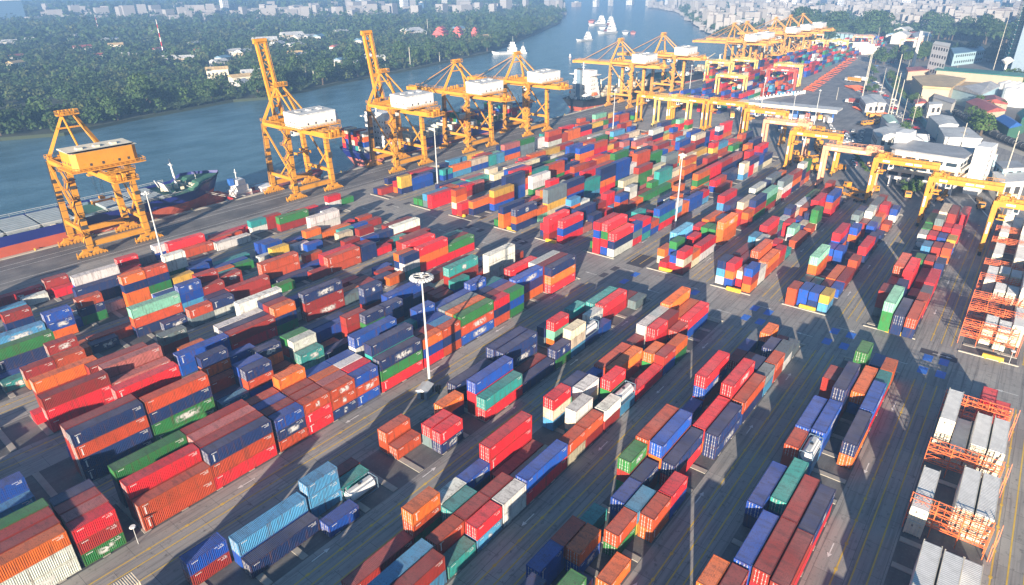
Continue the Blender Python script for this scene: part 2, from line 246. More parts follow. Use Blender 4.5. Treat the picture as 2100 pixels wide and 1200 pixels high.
def make_container(k, doors):
    L, H, W = LEN[k], HGT[k], WID; hw = W/2; e = .12
    root = thing('shipping_container', 'container', 'container')
    s = MB(); n = 22 if k == '2' else 44
    for sg in (-1, 1): corr_side(s, L, H, sg*(hw-.02), sg, e, L-e, e+.04, H-e, n)
    for xx, on in ((e*.3, not doors), (L-e*.3, True)):
        sg = -1 if xx < 1 else 1; m = 9; p = (W-2*e)/m
        if not on: continue
        for i in range(m):
            ys = [-hw+e+p*(i+f) for f in (0,.28,.5,.78,1.0)]; xs = [xx, xx, xx-sg*.045, xx-sg*.045, xx]
            for a in range(4):
                P = [(xs[a],ys[a],e),(xs[a+1],ys[a+1],e),(xs[a+1],ys[a+1],H-e),(xs[a],ys[a],H-e)]; s.q(*(P if sg > 0 else P[::-1]))
    s.mi = 1; s.q((.05,-hw+.05,.06),(.05,hw-.05,.06),(L-.05,hw-.05,.06),(L-.05,-hw+.05,.06))
    s.build('walls', [M['cside'], M['under']], root)
    r = MB(); m = 26 if k == '2' else 52; p = (L-.4)/m   # roof sheet with shallow cross ribs
    for i in range(m):
        xs = [.2+p*(i+f) for f in (0,.35,.5,.85,1.0)]; zs = [H-.015, H-.015, H-.05, H-.05, H-.015]
        for a in range(4): r.q((xs[a],-hw+.07,zs[a]),(xs[a+1],-hw+.07,zs[a+1]),(xs[a+1],hw-.07,zs[a+1]),(xs[a],hw-.07,zs[a]))
    for a, c in ((.0,.2),(L-.2,L)): r.q((a,-hw+.07,H-.012),(c,-hw+.07,H-.012),(c,hw-.07,H-.012),(a,hw-.07,H-.012))
    r.build('roof', M['croof'], root)
    f = MB()
    for x in (0, L-.16):
        for y in (-hw, hw-.16): f.box(x, x+.16, y, y+.16, 0, H)
    for y in (-hw, hw-.09):
        f.box(.16, L-.16, y, y+.09, H-.11, H+.004); f.box(.16, L-.16, y, y+.09, .02, .17)
    for x in (0, L-.1): f.box(x, x+.1, -hw+.16, hw-.16, H-.12, H+.002); f.box(x, x+.1, -hw+.16, hw-.16, .02, .16)
    cb = f
    for x in (-.012, L-.178+.012+.0):
        for y in (-hw-.012, hw-.162+.0):
            for z in (-.006, H-.11): cb.box(x, x+.178, y, y+.174, z, z+.118)
    f.build('frame', M['cframe'], root)
    if doors:
        for sg in (-1, 1):
            y0, y1 = (-hw+.17, -.015) if sg < 0 else (.015, hw-.17)
            d = MB(); d.box(.03, .07, y0, y1, .17, H-.13)
            for j in range(5): z = .3+j*(H-.6)/5; d.box(.012, .03, y0+.06, y1-.06, z, z+(H-.6)/5*.55)
            dl = d.build('door', M['cside'], root)
            for t in (.27, .70):
                rr = MB(); yy = y0+(y1-y0)*t; rr.tube((-.02,yy,.06), (-.02,yy,H-.05), .028, n=5)
                for z in (.45, H*.45, H-.4): rr.box(-.035, .02, yy-.11, yy+.11, z, z+.07)
                rr.build('locking_rod', M['rod'], dl)
    mk = MB(); T = .022   # the small white characters of its number at the top corners, as raised decals
    rr = random.Random(5 if k == '2' else 9)
    for sg in (-1, 1):
        yy = sg*(hw-.02+.012)
        def ch(x, z, w, h):
            P = [(x,yy,z),(x+w,yy,z),(x+w,yy,z+h),(x,yy,z+h)]; mk.q(*(P if sg < 0 else P[::-1]))
        for row, cnt in ((0,9),(1,4),(2,6)):
            for c in range(cnt):
                if rr.random() < .88: ch(L-.45-.16*cnt+.16*c, H-.42-.22*row, .09, .15)
        for c in range(5): ch(.6+.2*c, H-.5, .12, .17)
    mk.build('lettering', M['white'], root)
    if doors == 2 or doors == 3:
        for sg in (-1, 1):
            g = MB(); yy = sg*(hw+.004); a, c = (L*.33, L*.78) if doors == 2 else (L*.42, L*.60); P = [(a,yy,.45),(c,yy,.45),(c,yy,H-.5),(a,yy,H-.5)]; g.q(*(P if sg < 0 else P[::-1])); g.build('logo', M['smudge'], root)
    if doors == 4:   # upright row of characters near the end
        g = MB()
        for sg in (-1, 1):
            yy = sg*(hw-.008)
            for q in range(6): P = [(.75,yy,.55+q*.24),(.98,yy,.55+q*.24),(.98,yy,.72+q*.24),(.75,yy,.72+q*.24)]; g.q(*(P if sg < 0 else P[::-1]))
        g.build('side_lettering', M['white'], root)
    return root
def paint_tree(o, c):
    for ch in o.children:
        if ch.name.split('.')[0] in ('walls','roof','frame','door'): ch.color = (*c, 1)
        paint_tree(ch, c)
PROTO = {(k, d): make_container(k, d) for k in '24' for d in (0, 1, 2, 3, 4)}
def make_reefer():
    L, H, W = 12.19, 2.75, 2.44; hw = W/2; root = thing('reefer_container', 'reefer', 'reefer container')
    s = MB(); s.box(.1, L-.35, -hw+.02, hw-.02, .12, H-.03); s.build('insulated_walls', M['white'], root)
    f = MB()
    for x in (0, L-.16):
        for y in (-hw, hw-.16): f.box(x, x+.16, y, y+.16, 0, H)
    for y in (-hw, hw-.08): f.box(.16, L-.16, y, y+.08, H-.09, H); f.box(.16, L-.16, y, y+.08, .02, .16)
    f.build('frame', M['cream'], root)
    r = MB()
    for i in range(30): x = .25+i*(L-.5)/30; r.box(x, x+(L-.5)/30*.6, -hw+.1, hw-.1, H-.03, H-.008)
    r.build('roof', M['lgrey'], root)
    for sg in (-1, 1):
        y0, y1 = (-hw+.17, -.015) if sg < 0 else (.015, hw-.17); d = MB(); d.box(.02, .1, y0, y1, .17, H-.12); dl = d.build('door', M['cream'], root)
        for t in (.3, .72):
            rr = MB(); yy = y0+(y1-y0)*t; rr.tube((-.02,yy,.06), (-.02,yy,H-.05), .028, n=5)
            for z in (.5, 1.3, 2.2): rr.box(-.04, .02, yy-.12, yy+.12, z, z+.07)
            rr.build('locking_rod', M['rod'], dl)
        st = MB(); st.box(-.0, .018, y0+.2, y0+.42, 1.75 if sg > 0 else 2.0, 2.2); st.build('sticker', M['dark'] if sg > 0 else M['yline'], dl)
    u = MB(); u.box(L-.34, L-.12, -hw+.17, hw-.17, .3, H-.2); u.build('cooling_unit', M['lgrey'], root)
    fn = MB(); fn.tube((L-.14,0,1.9), (L-.1,0,1.9), .45, n=14); fn.build('fan', M['dark'], root)
    return root
REEF = make_reefer()
def make_tank():
    L, H, hw = 6.06, 2.42, 1.22; root = thing('tank_container', 'tank', 'tank container')
    t = MB(); n = 16
    prof = [(.25,.55),(.32,.95),(.55,1.12),(L-.55,1.12),(L-.32,.95),(L-.25,.55)]
    for (a, ra), (c, rc) in zip(prof, prof[1:]): t.tube((a,0,1.25), (c,0,1.25), ra, rc, n, cap=False)
    for x, s in ((.25,1),(L-.25,-1)): t.tube((x,0,1.25), (x+.01*s,0,1.25), .55, .55, n)
    tk = t.build('tank', M['white'], root)
    f = MB()
    for x in (0, L-.14):
        for y in (-hw, hw-.14): f.box(x, x+.14, y, y+.14, 0, H)
        f.box(x, x+.12, -hw, hw, H-.12, H); f.box(x, x+.12, -hw, hw, 0, .14)
    for y in (-hw, hw-.1): f.box(0, L, y, y+.1, .0, .14); f.box(0, L, y, y+.08, H-.1, H-.02)
    f.build('frame', M['steelblue'], root)
    wk = MB(); wk.box(.5, L-.5, -.35, .35, 2.38, 2.42); wk.build('walkway', M['lgrey'], root)
    hh = MB(); hh.tube((L/2,0,2.4), (L/2,0,2.55), .3, n=12); hh.build('manhole', M['dark'], root)
    return root
TANK = make_tank()
BL = dict(Q=(-205.5,.022), P=(-180.8,.020), O=(-160,.022), N=(-138.6,.020), M=(-117.0,.012), A=(-97.0,.011), B=(-71.6,0), C=(-50.9,0), D=(-30.3,0), E=(-9.7,0), F=(11.2,0))
ORDB = 'FEDCBAMNOPQ'; ORDN = ['reefer block','block beside the reefers','second block from reefers','third block from reefers','fourth block from reefers','mast block','seventh block from reefers','eighth block from reefers','ninth block from reefers','tenth block from reefers','quay block']
RP = 2.72
def row_y(b, r, x): return -(BL[b][0]+BL[b][1]*min(x, 190)-RP*r)-(-1.22)      # centre line of a row
# every stack read off the photograph: block, row, tiers, length code, 10 x its start along the row, colours from the top down (numbers into PALK)
PALK = 'rmounbkgtlwceyphWTY'
STACKS = [(0,0,1,2,361,6), (0,0,2,4,546,10,5), (0,0,1,4,973,10), (0,0,2,4,1212,7,1), (0,1,1,2,422,10), (0,1,1,2,500,0), (0,1,1,2,679,0), (0,1,1,4,853,3), (0,1,1,4,1333,4), (0,2,2,2,490,1,1), 
(0,2,2,2,687,0,2), (0,2,2,4,842,0,3), (0,2,1,4,974,3), (0,2,2,2,1133,8,10), (0,2,2,2,1195,1,1), (0,2,1,4,1261,0), (0,3,1,2,747,12), (0,3,2,2,809,10,5), (0,3,2,2,1482,0,10), 
(0,3,1,2,1543,7), (1,0,2,4,269,6,4), (1,0,3,2,395,5,5), (1,0,1,2,658,5), (1,0,1,2,842,8), (1,0,2,2,1025,13,5), (1,1,1,4,279,3), (1,1,1,2,417,5), (1,1,3,2,479,3,4), (1,1,4,2,595,2,4), 
(1,1,4,2,657,3,4), (1,1,2,2,724,13,5), (1,1,1,2,995,10), (1,1,1,2,1118,10), (1,1,1,2,1368,5), (1,1,1,2,1430,1), (1,2,1,2,665,5), (1,2,2,2,786,5,5), (1,2,2,2,1035,5,5), (1,2,2,2,1188,2,12), 
(1,2,1,4,1252,2), (1,3,3,2,332,1,4), (1,3,1,2,422,3), (1,3,3,4,498,4,4), (1,3,4,2,737,10,10), (1,3,2,2,809,5), (1,3,2,2,1026,5,5), (1,3,1,2,1132,5), (1,3,3,4,1230,10), (1,3,1,2,1433,3), 
(2,0,2,2,279,1,2), (2,0,2,2,341,3,4), (2,0,2,2,650,3,12), (2,0,2,2,712,4,10), (2,0,1,2,1019,1), (2,0,2,4,1080,3,3), (2,0,2,2,1207,4,4), (2,0,1,4,1386,1), (2,1,3,2,341,1,12,4), 
(2,1,2,2,714,4,1), (2,1,2,4,776,1,1), (2,1,1,4,923,4), (2,1,2,4,1083,0,1), (2,1,2,2,1207,1,4), (2,1,1,2,1301,1), (2,1,1,2,1363,8), (2,1,2,4,1761,2,4), (2,1,1,2,1894,2), (2,2,3,4,536,9,3,4), 
(2,2,4,2,659,5,5,6), (2,2,3,2,720,1,4), (2,2,3,4,896,3,3), (2,2,2,2,1266,5,10), (2,2,2,2,1328,4,1), (2,2,2,4,1390,10,1), (2,3,3,4,252,7,4,4), (2,3,4,2,722,1,4), (2,3,3,2,788,1,1), 
(2,3,1,4,929,0), (2,3,2,2,1058,3,1), (2,3,2,2,1207,1), (2,3,3,2,1269,1,10), (2,3,2,4,1381,1,1), (3,0,3,4,252,1,0,0), (3,0,2,4,376,14,4), (3,0,2,4,515,5,5), (3,0,2,4,639,1,0), 
(3,0,3,2,762,2,4,7), (3,0,3,4,849,4,1,1), (3,0,1,2,1134,2), (3,0,3,2,1196,4,10,8), (3,0,3,4,1258,0,2,0), (3,0,2,4,1381,7,0), (3,0,3,4,1723,4,2,4), (3,1,3,4,374,14,1,4), (3,1,2,2,534,2,12), 
(3,1,2,4,639,4,1), (3,1,3,2,762,1,4,4), (3,1,1,4,923,2), (3,1,3,2,1199,2,4,10), (3,1,2,4,1383,1,1), (3,1,2,2,1907,4,7), (3,1,2,2,1969,2,4), (3,2,3,4,358,1,1,1), (3,2,2,4,641,10,1), 
(3,2,3,2,764,4,4), (3,2,2,2,828,5,4), (3,2,1,2,1048,1), (3,2,1,2,1140,1), (3,2,3,4,1257,0,1), (3,2,2,4,1385,8,1), (3,2,3,4,1719,4,2,2), (3,3,3,4,264,2,1,1), (3,3,3,2,520,12,1), 
(3,3,3,4,717,10,10,10), (3,3,3,4,1259,1,1), (4,0,1,4,34,6), (4,0,4,4,233,4,3,4,4), (4,0,4,4,359,3,4,7,7), (4,0,1,2,495,6), (4,0,3,2,557,4,3,5), (4,0,2,2,689,8,9), (4,0,3,2,877,4,7,12), 
(4,0,3,2,939,4,4,1), (4,0,1,2,1125,1), (4,0,2,2,1192,8,5), (4,0,3,4,1340,10,10,10), (4,0,3,4,1721,0,5,0), (4,1,2,4,35,5,5), (4,1,4,4,234,1,1,1,1), (4,1,1,2,494,4), (4,1,3,2,556,5,4,4), 
(4,1,3,2,692,10,12,7), (4,1,3,2,840,1,1,3), (4,1,3,4,972,5,4,4), (4,1,1,2,1131,1), (4,1,3,4,1200,8,1,1), (4,1,1,4,1417,3), (4,1,3,4,1845,4,4,11), (4,2,2,2,503,3,3), (4,2,3,2,617,4,2,3), 
(4,2,3,2,691,7,3,12), (4,2,2,4,753,5,4), (4,2,1,4,1043,1), (4,2,2,2,1232,7,10), (4,2,1,4,1298,4), (4,2,3,4,1716,0,0,1), (4,3,4,4,341,0,0,1), (4,3,4,2,508,4,2,4), (4,3,3,2,570,5,5,5), 
(4,3,2,4,757,4,1), (4,3,4,2,944,4,4,1), (4,3,2,2,1189,1), (4,3,1,2,1277,7), (4,3,2,2,1735,0,4), (4,3,3,2,1824,4), (5,0,3,4,25,2,10,10), (5,0,3,2,153,0,1,7), (5,0,2,4,244,3,3), 
(5,0,3,4,367,4,3,0), (5,0,3,2,497,5,4,3), (5,0,3,2,559,3,0,0), (5,0,3,2,621,3,3,4), (5,0,3,2,683,5,3,5), (5,0,3,4,751,4,7,0), (5,0,3,2,879,2,5,0), (5,0,3,2,941,3,4,3), (5,0,3,4,1003,7,3,5), 
(5,0,3,2,1129,0,4,3), (5,0,3,2,1190,7,5,7), (5,0,3,4,1376,4,2,0), (5,0,3,4,1719,0,4,10), (5,0,3,2,1843,5,12,0), (5,0,3,2,1904,0,5,8), (5,0,2,2,1966,3,5), (5,0,3,4,2028,5,8,0), 
(5,1,3,4,27,1,1,1), (5,1,3,2,155,14,0,1), (5,1,3,4,244,0,1,1), (5,1,3,4,369,1,3,1), (5,1,3,2,497,1,1,1), (5,1,3,2,560,1,1,1), (5,1,3,2,624,14,1,1), (5,1,3,2,688,0,1,1), (5,1,4,4,753,4,8,4,4), 
(5,1,3,2,881,1,1,1), (5,1,3,2,942,6,5,5), (5,1,3,4,1004,2,1,1), (5,1,3,2,1127,1,1,1), (5,1,3,2,1189,14,1,1), (5,1,3,4,1251,5,4,2), (5,1,3,4,1374,1,1,1), (5,1,4,4,1721,0,7,0,5), 
(5,1,3,2,1900,0,0,0), (5,2,3,4,28,1,1,1), (5,2,3,2,155,1,1,1), (5,2,3,4,370,14,2,1), (5,2,3,2,497,5,4,1), (5,2,3,2,562,1,1,1), (5,2,3,2,626,2,1,1), (5,2,3,2,688,10,1,1), (5,2,3,4,782,4,8,4), 
(5,2,3,2,944,5,5,5), (5,2,3,4,1006,12,4,1), (5,2,3,2,1131,4,1,1), (5,2,3,2,1193,5,1,1), (5,2,3,4,1373,10,4,1), (5,2,4,4,1717,0,5,0,0), (5,3,3,4,30,7,7,1), (5,3,3,2,157,4,4,1), 
(5,3,3,4,248,7,4,4), (5,3,3,4,372,1,1,4), (5,3,3,2,499,3,3,4), (5,3,4,2,563,2,3,0), (5,3,3,2,626,5,5,1), (5,3,3,2,689,5,5,1), (5,3,4,4,753,5,10,4,4), (5,3,3,2,877,8,7,4), 
(5,3,4,2,939,5,5,5,5), (5,3,3,4,1008,5,4,1), (5,3,4,2,1131,5,5,4,4), (5,3,3,2,1193,8,1,1), (5,3,3,4,1296,0,1,10), (5,3,2,4,1424,14,2), (5,3,1,2,1746,7), (5,3,1,2,2096,2), 
(6,0,1,2,421,5), (6,0,2,2,679,0,4), (6,0,2,4,808,8,0), (6,0,1,4,931,4), (6,0,2,2,1057,4,7), (6,0,3,2,1119,11,11,6), (6,0,2,2,1181,17,4), (6,0,1,2,1243,5), (6,0,1,2,1433,12), 
(6,0,3,2,1726,0,11,1), (6,0,2,2,1787,2,11), (6,0,2,4,1849,0,10), (6,0,3,4,2029,2,2,2), (6,0,2,2,2260,2,1), (6,1,1,4,299,4), (6,1,1,2,486,17), (6,1,2,2,680,0,12), (6,1,3,4,811,5,0,1), 
(6,1,1,4,935,1), (6,1,2,2,1246,10,12), (6,1,2,4,1308,0,0), (6,1,1,2,1431,1), (6,1,2,2,1739,5,0), (6,1,2,2,2030,7,7), (6,1,2,2,2212,0,0), (6,2,2,4,300,6,5), (6,2,3,2,427,6,6,6), 
(6,2,1,2,489,8), (6,2,1,2,618,3), (6,2,2,2,742,2,4), (6,2,3,4,936,4,4,12), (6,2,3,2,1128,0,9,2), (6,2,2,4,1304,8,8), (6,2,1,2,1726,0), (6,2,3,2,1787,7,5), (6,2,2,2,1919,0,1), 
(6,2,2,2,2029,7,5), (6,3,2,2,236,5,1), (6,3,1,2,492,1), (6,3,2,2,618,3,3), (6,3,2,4,809,4,4), (6,3,3,4,935,4,4), (6,3,2,2,1126,4,12), (6,3,2,2,1246,8), (6,3,2,2,1766,2,11), 
(6,3,3,4,1845,6,5), (6,3,2,2,2018,0), (6,3,2,4,2099,2,0), (7,0,2,4,352,1,6), (7,0,1,2,480,8), (7,0,2,2,545,0,6), (7,0,2,2,610,10,10), (7,0,2,4,673,5,0), (7,0,2,2,796,3,11), 
(7,0,2,2,859,3,1), (7,0,2,2,927,10,1), (7,0,2,2,988,17,6), (7,0,1,4,1056,0), (7,0,2,2,1180,1,5), (7,0,2,2,1242,2,7), (7,0,3,2,1722,5), (7,0,2,2,1784,10,10), (7,0,2,4,1845,2,3), 
(7,0,2,2,1968,0,3), (7,0,1,2,2030,8), (7,0,1,4,2144,3), (7,0,1,2,2301,3), (7,1,2,4,356,6,4), (7,1,2,2,485,3,1), (7,1,2,2,548,1,1), (7,1,2,2,609,1,1), (7,1,1,4,675,8), (7,1,3,2,862,10,11,8), 
(7,1,3,2,992,0,7), (7,1,2,2,1176,2,7), (7,1,2,2,1305,1,4), (7,1,2,4,1367,0,5), (7,1,2,2,1746,11,0), (7,1,3,4,1845,3,3,3), (7,1,2,2,2018,0,1), (7,1,2,2,2200,9,10), (7,2,2,2,547,8,8), 
(7,2,1,4,673,1), (7,2,3,2,929,10,11,8), (7,2,2,4,1058,2,1), (7,2,3,2,1243,0,0,1), (7,2,3,2,1304,1,1,0), (7,2,2,4,1366,2,2), (7,2,3,2,1728,0,2,5), (7,2,2,4,1790,1), (7,2,3,2,1965,10,6), 
(7,2,2,2,2239,0), (7,3,1,4,366,1), (7,3,3,2,489,2,3), (7,3,2,2,551,10,11), (7,3,2,2,612,5,4), (7,3,3,4,674,0,0), (7,3,3,2,866,0,11,6), (7,3,3,2,928,4,9), (7,3,2,2,993,5,6), 
(7,3,2,4,1055,3,3), (7,3,2,2,1178,1,4), (7,3,3,2,1243,10,10), (7,3,3,2,1305,10,10), (7,3,3,4,1367,2,2,0), (7,3,3,2,1730,4,6,10), (7,3,2,4,1850,1,1), (7,3,3,2,1974,6,4), (7,3,3,4,2076,0,1), 
(8,0,1,2,599,2), (8,0,2,2,728,3,2), (8,0,2,2,792,0,5), (8,0,2,4,978,4,4), (8,0,2,4,1111,3,4), (8,0,2,2,1235,12,6), (8,0,2,2,1301,3,3), (8,0,2,2,1363,12,10), (8,0,1,2,1425,12), 
(8,0,2,2,1724,13,6), (8,0,1,2,1839,5), (8,0,1,4,1901,1), (8,0,2,2,2024,3,1), (8,0,2,4,2142,0,4), (8,0,2,2,2265,4), (8,0,1,2,2372,4), (8,0,1,2,2502,3), (8,0,2,2,2621,5,10), 
(8,1,1,2,535,4), (8,1,2,2,665,3,7), (8,1,2,2,728,6,13), (8,1,2,4,857,4,0), (8,1,2,4,985,0,2), (8,1,3,4,1113,0,1), (8,1,2,2,1258,4), (8,1,2,2,1360,4,4), (8,1,1,2,1426,1), (8,1,2,2,1725,5,4), 
(8,1,1,2,1839,1), (8,1,1,4,1901,2), (8,1,2,2,2377,5), (8,1,2,2,2439,12), (8,1,2,2,2501,2,0), (8,2,3,2,456,4,4), (8,2,2,2,600,2,5), (8,2,2,2,731,5,5), (8,2,2,2,793,4), (8,2,3,4,861,5,2), 
(8,2,1,2,1302,1), (8,2,2,2,1426,2,4), (8,2,2,2,1728,5,5), (8,2,1,2,1836,8), (8,2,2,2,2080,5,5), (8,2,3,2,2251,5,2), (8,2,2,2,2396,1), (8,3,2,2,538,5,5), (8,3,2,2,599,3,5), 
(8,3,1,2,666,8), (8,3,3,2,798,7,1), (8,3,3,4,860,3,3), (8,3,1,2,1049,5), (8,3,3,4,1111,0,5), (8,3,1,2,1299,1), (8,3,1,2,1360,5), (8,3,1,2,1422,12), (8,3,2,2,1716,3,3), (8,3,1,2,1842,8), 
(8,3,3,4,1903,9,2,3), (8,3,2,2,2083,5), (8,3,3,4,2145,0,5,2), (8,3,3,2,2393,12,10), (9,0,2,4,721,1,0), (9,0,2,4,844,4,0), (9,0,2,4,1105,4,2), (9,0,2,4,1234,5,0), (9,0,2,2,1357,8,0), 
(9,0,2,2,1420,2,2), (9,0,2,4,1705,3,4), (9,0,2,2,1842,3,0), (9,0,2,2,1903,12,0), (9,0,2,4,1965,0,0), (9,0,2,2,2148,4,4), (9,0,2,2,2297,3,2), (9,0,2,2,2389,13,5), (9,0,2,2,2511,0,0), 
(9,0,2,4,2677,0,0), (9,1,2,4,729,1,0), (9,1,2,4,852,1,1), (9,1,2,4,1286,2,5), (9,1,1,2,1472,5), (9,1,2,4,1704,4,4), (9,1,1,2,1919,1), (9,1,1,4,2028,0), (9,1,2,2,2151,1,3), 
(9,1,2,2,2287,1,3), (9,1,2,2,2391,5,5), (9,1,2,2,2511,0,0), (9,1,3,4,2573,1,1,5), (9,2,2,2,663,1,0), (9,2,2,4,728,5,5), (9,2,2,4,885,8,5), (9,2,2,2,1039,18,6), (9,2,2,4,1108,5,5), 
(9,2,3,4,1233,4,4,3), (9,2,3,2,1421,7,7), (9,2,3,4,1708,9,7,7), (9,2,3,2,1845,4,4), (9,2,3,4,1948,0,0,4), (9,2,2,2,2147,7), (9,2,2,2,2279,6,6), (9,2,2,2,2394,0,0), (9,2,3,2,2513,12,3), 
(9,2,3,4,2579,11,11), (9,3,2,2,661,2,1), (9,3,2,4,853,5,4), (9,3,2,2,1041,3,3), (9,3,2,4,1103,5,4), (9,3,3,2,1269,1), (9,3,3,2,1785,1,1), (9,3,2,2,1910,0), (9,3,3,4,1972,3,3,3), 
(9,3,2,2,2390,10,17), (9,3,2,2,2459,7), (10,0,1,4,843,16), (10,0,2,4,1040,16,16), (10,0,2,4,1233,16,16), (10,0,1,2,1418,0), (10,0,2,4,1809,16,16), (10,1,2,4,809,16,16), (10,1,2,4,1039,16,16), 
(10,1,2,4,1232,16,16), (10,1,2,2,1414,0,0), (10,1,2,2,1765,16,16), (10,1,2,2,2013,16,16), (10,1,2,2,2147,16,16), (10,1,2,4,2309,16,16), (10,2,2,4,812,16,16), (10,2,1,4,1237,16), 
(10,2,2,2,1779,16,16), (10,2,2,2,2018,16,16), (10,2,2,2,2158,16,16), (10,2,2,4,2630,16,16), (10,3,2,4,997,16,16), (10,3,3,4,1241,16,16,16), (10,3,2,4,2082,16,16), (10,3,2,4,2311,16,16), 
(10,3,2,4,2545,16,16), ]
stacks = []
rs = random.Random(11)
for bi, r, t, k, u, *cc in STACKS:
    c = ''.join(PALK[q] for q in cc)
    while len(c) < t: c += rs.choice('mmurnnbogwe' if c[:1] != 'W' else 'W')
    stacks.append(('QPONMABCDEF'[bi], r, t, str(k), u/10, c))
# the far part of each block and unseen stacks behind the camera, added to shade the foreground, filled the way the yard is filled
ENDS = dict(Q=388, P=352, O=378, N=376, M=370, A=334, B=303, C=284, D=272, E=280, F=276)
LOOSE = 'mmmuuurrrroooonnnnbbbggtwwcceklpy'
for b in ORDB:
    for r in range(4):
        occ = sorted((s[4], s[4]+LEN[s[3]]) for s in stacks if s[0] == b and s[1] == r)
        for x0, x1, near in ((-34, min([o[0] for o in occ if o[0] < 152] or [150])-.4, 1), (max([o[1] for o in occ if o[0] > 168] or [172.3])+.3, ENDS[b], 0)):
            x = x0 if not near else x1
            lab = rs.choice('24'); h0 = rs.randint(1, 3)
            while True:
                k = rs.choice('2244' if not near else '24'); L = LEN[k]+.25
                if near: x -= L
                if (near and x < x0) or (not near and x+L > x1): break
                if near:   # only where the picture does not reach: the photograph shows which slots are empty
                    qx, qy = to_px(x+L, row_y(b, r, x), 6.5)
                    if qy < 1215 and qx > -12: continue
                if rs.random() < (.84 if not near else .8):
                    t = max(1, min(4, h0+rs.choice((-1,0,0,0,1)))); c = ''
                    while len(c) < t: c += rs.choice(LOOSE)*rs.choice((1,1,2))
                    if b == 'F': t = min(t, 3); c = 'W'*t
                    elif b in 'PQ' and t > 2: t = 2 if rs.random() < .7 else 3
                    stacks.append((b, r, t, k, x, c[:t]))
                if rs.random() < .25: h0 = rs.randint(1, 3)
                if not near: x += L
# low stacks in the gaps of the dense riverside blocks
for b in 'MNOPQ':
    for r in range(4):
        occ = sorted((s[4], s[4]+LEN[s[3]]) for s in stacks if s[0] == b and s[1] == r and s[4] < 160); x = 24
        for a, c in occ+[(150.5, 0)]:
            while a-x > 6.4:
                k = '4' if a-x > 12.6 and rs.random() < .5 else '2'
                if rs.random() < (.72 if r > 0 else .34) and b != 'Q' or b == 'Q' and rs.random() < .3: stacks.append((b, r, 1, k, x+.15, rs.choice(LOOSE)))
                x += LEN[k]+.3
            x = max(x, c)
conts = []   # (block, row, tier from the ground, n tiers, k, x, colour)
for b, r, t, k, x, c in stacks:
    for i in range(t): conts.append((b, r, i, t, k, x, c[t-1-i]))
HERO = {2, 3, 5, 6, 9, 12, 14, 16, 30, 32, 33, 41, 42, 46, 50, 67, 71, 75, 83, 86, 88, 90, 92, 94, 95, 101, 105, 106, 116, 117, 118, 122, 125, 127, 128, 134, 136, 137, 141, 144, 155, 156, 157, 159, 161, 162, 163, 166, 167, 168, 169, 176, 178, 181, 184, 188, 204, 206, 216, 224, 227, 230, 234, 235, 236, 237, 238, 239, 240, 241, 242, 243, 245, 246, 248, 251, 254, 259, 260, 263, 265, 269, 273, 276, 279, 282, 286, 292, 295, 300, 307, 311, 314, 315, 318, 324, 333, 334, 335, 336, 337, 338, 339, 340, 341, 342, 343, 344, 345, 346, 347, 348, 349, 350, 351, 352, 353, 354, 355, 356, 357, 358, 361, 364, 365, 366, 367, 374, 375, 376, 379, 393, 396, 399, 402, 405, 408, 418, 427, 436, 443, 449, 452, 455, 458, 461, 476, 492, 495, 498, 501, 504, 508, 518, 525, 528, 532, 538, 543, 544, 545, 546, 547, 548, 550, 553, 567, 570, 573, 576, 577, 581, 590, 591, 592, 593, 594, 595, 597, 599, 600, 603, 605, 614, 615, 616, 618, 620, 623, 627, 632, 638, 639, 640, 641, 642, 643, 644, 645, 647, 649, 651, 654, 656, 665, 672, 674, 676, 678, 682, 685, 687, 689, 691, 696, 702, 703, 706, 708, 711, 727, 729, 730, 732, 734, 736, 737, 739, 740, 743, 747, 752, 758, 770, 771, 772, 774, 775, 776, 778, 780, 782, 801, 802, 804, 805, 806, 808, 811, 815, 830, 831, 833, 835, 838, 841, 853, 855, 856, 859, 862, 863, 865, 866, 867, 875, 885, 887, 888, 889, 891, 897, 915, 917, 919, 922, 937, 939, 941, 945, 948, 951, 954, 960, 974, 976, 978, 980, 983, 991, 1001, 1011, 1200, 2383, 2415, 2416, 2420, 2423, 2431, 2442}      # the 300 boxes that show largest
def cont_pose(cn):
    b, r, i, t, k, x, c = cn; h = HGT[k] if c != 'W' else 2.75
    return (x, row_y(b, r, x), .15+i*h), -math.atan(BL[b][1])
NUMW = ['first','second','third','fourth','fifth','sixth','seventh','eighth','ninth','tenth','eleventh','twelfth']+['%dth'%i for i in range(13, 60)]
ROWW = ['outer row','second row','third row','inner row']
def cont_label(cn, kindword):
    b, r, i, t, k, x, c = cn
    near = x < 160
    line = sorted(set(s[4] for s in stacks if s[0] == b and s[1] == r and (s[4] < 160) == near), reverse=near)
    n = NUMW[line.index(x)]
    tier = 'single' if t == 1 else ('top' if i == t-1 else ('bottom' if i == 0 else ('middle' if t == 3 else NUMW[i])))
    return f"{kindword}, {tier}{' tier' if t > 1 else ''}, {n} {'before' if near else 'past'} crossroad, {ROWW[r]}, {ORDN[ORDB.index(b)]}"
mass_v, mass_f, mass_c = [], [], []
rj = random.Random(3)
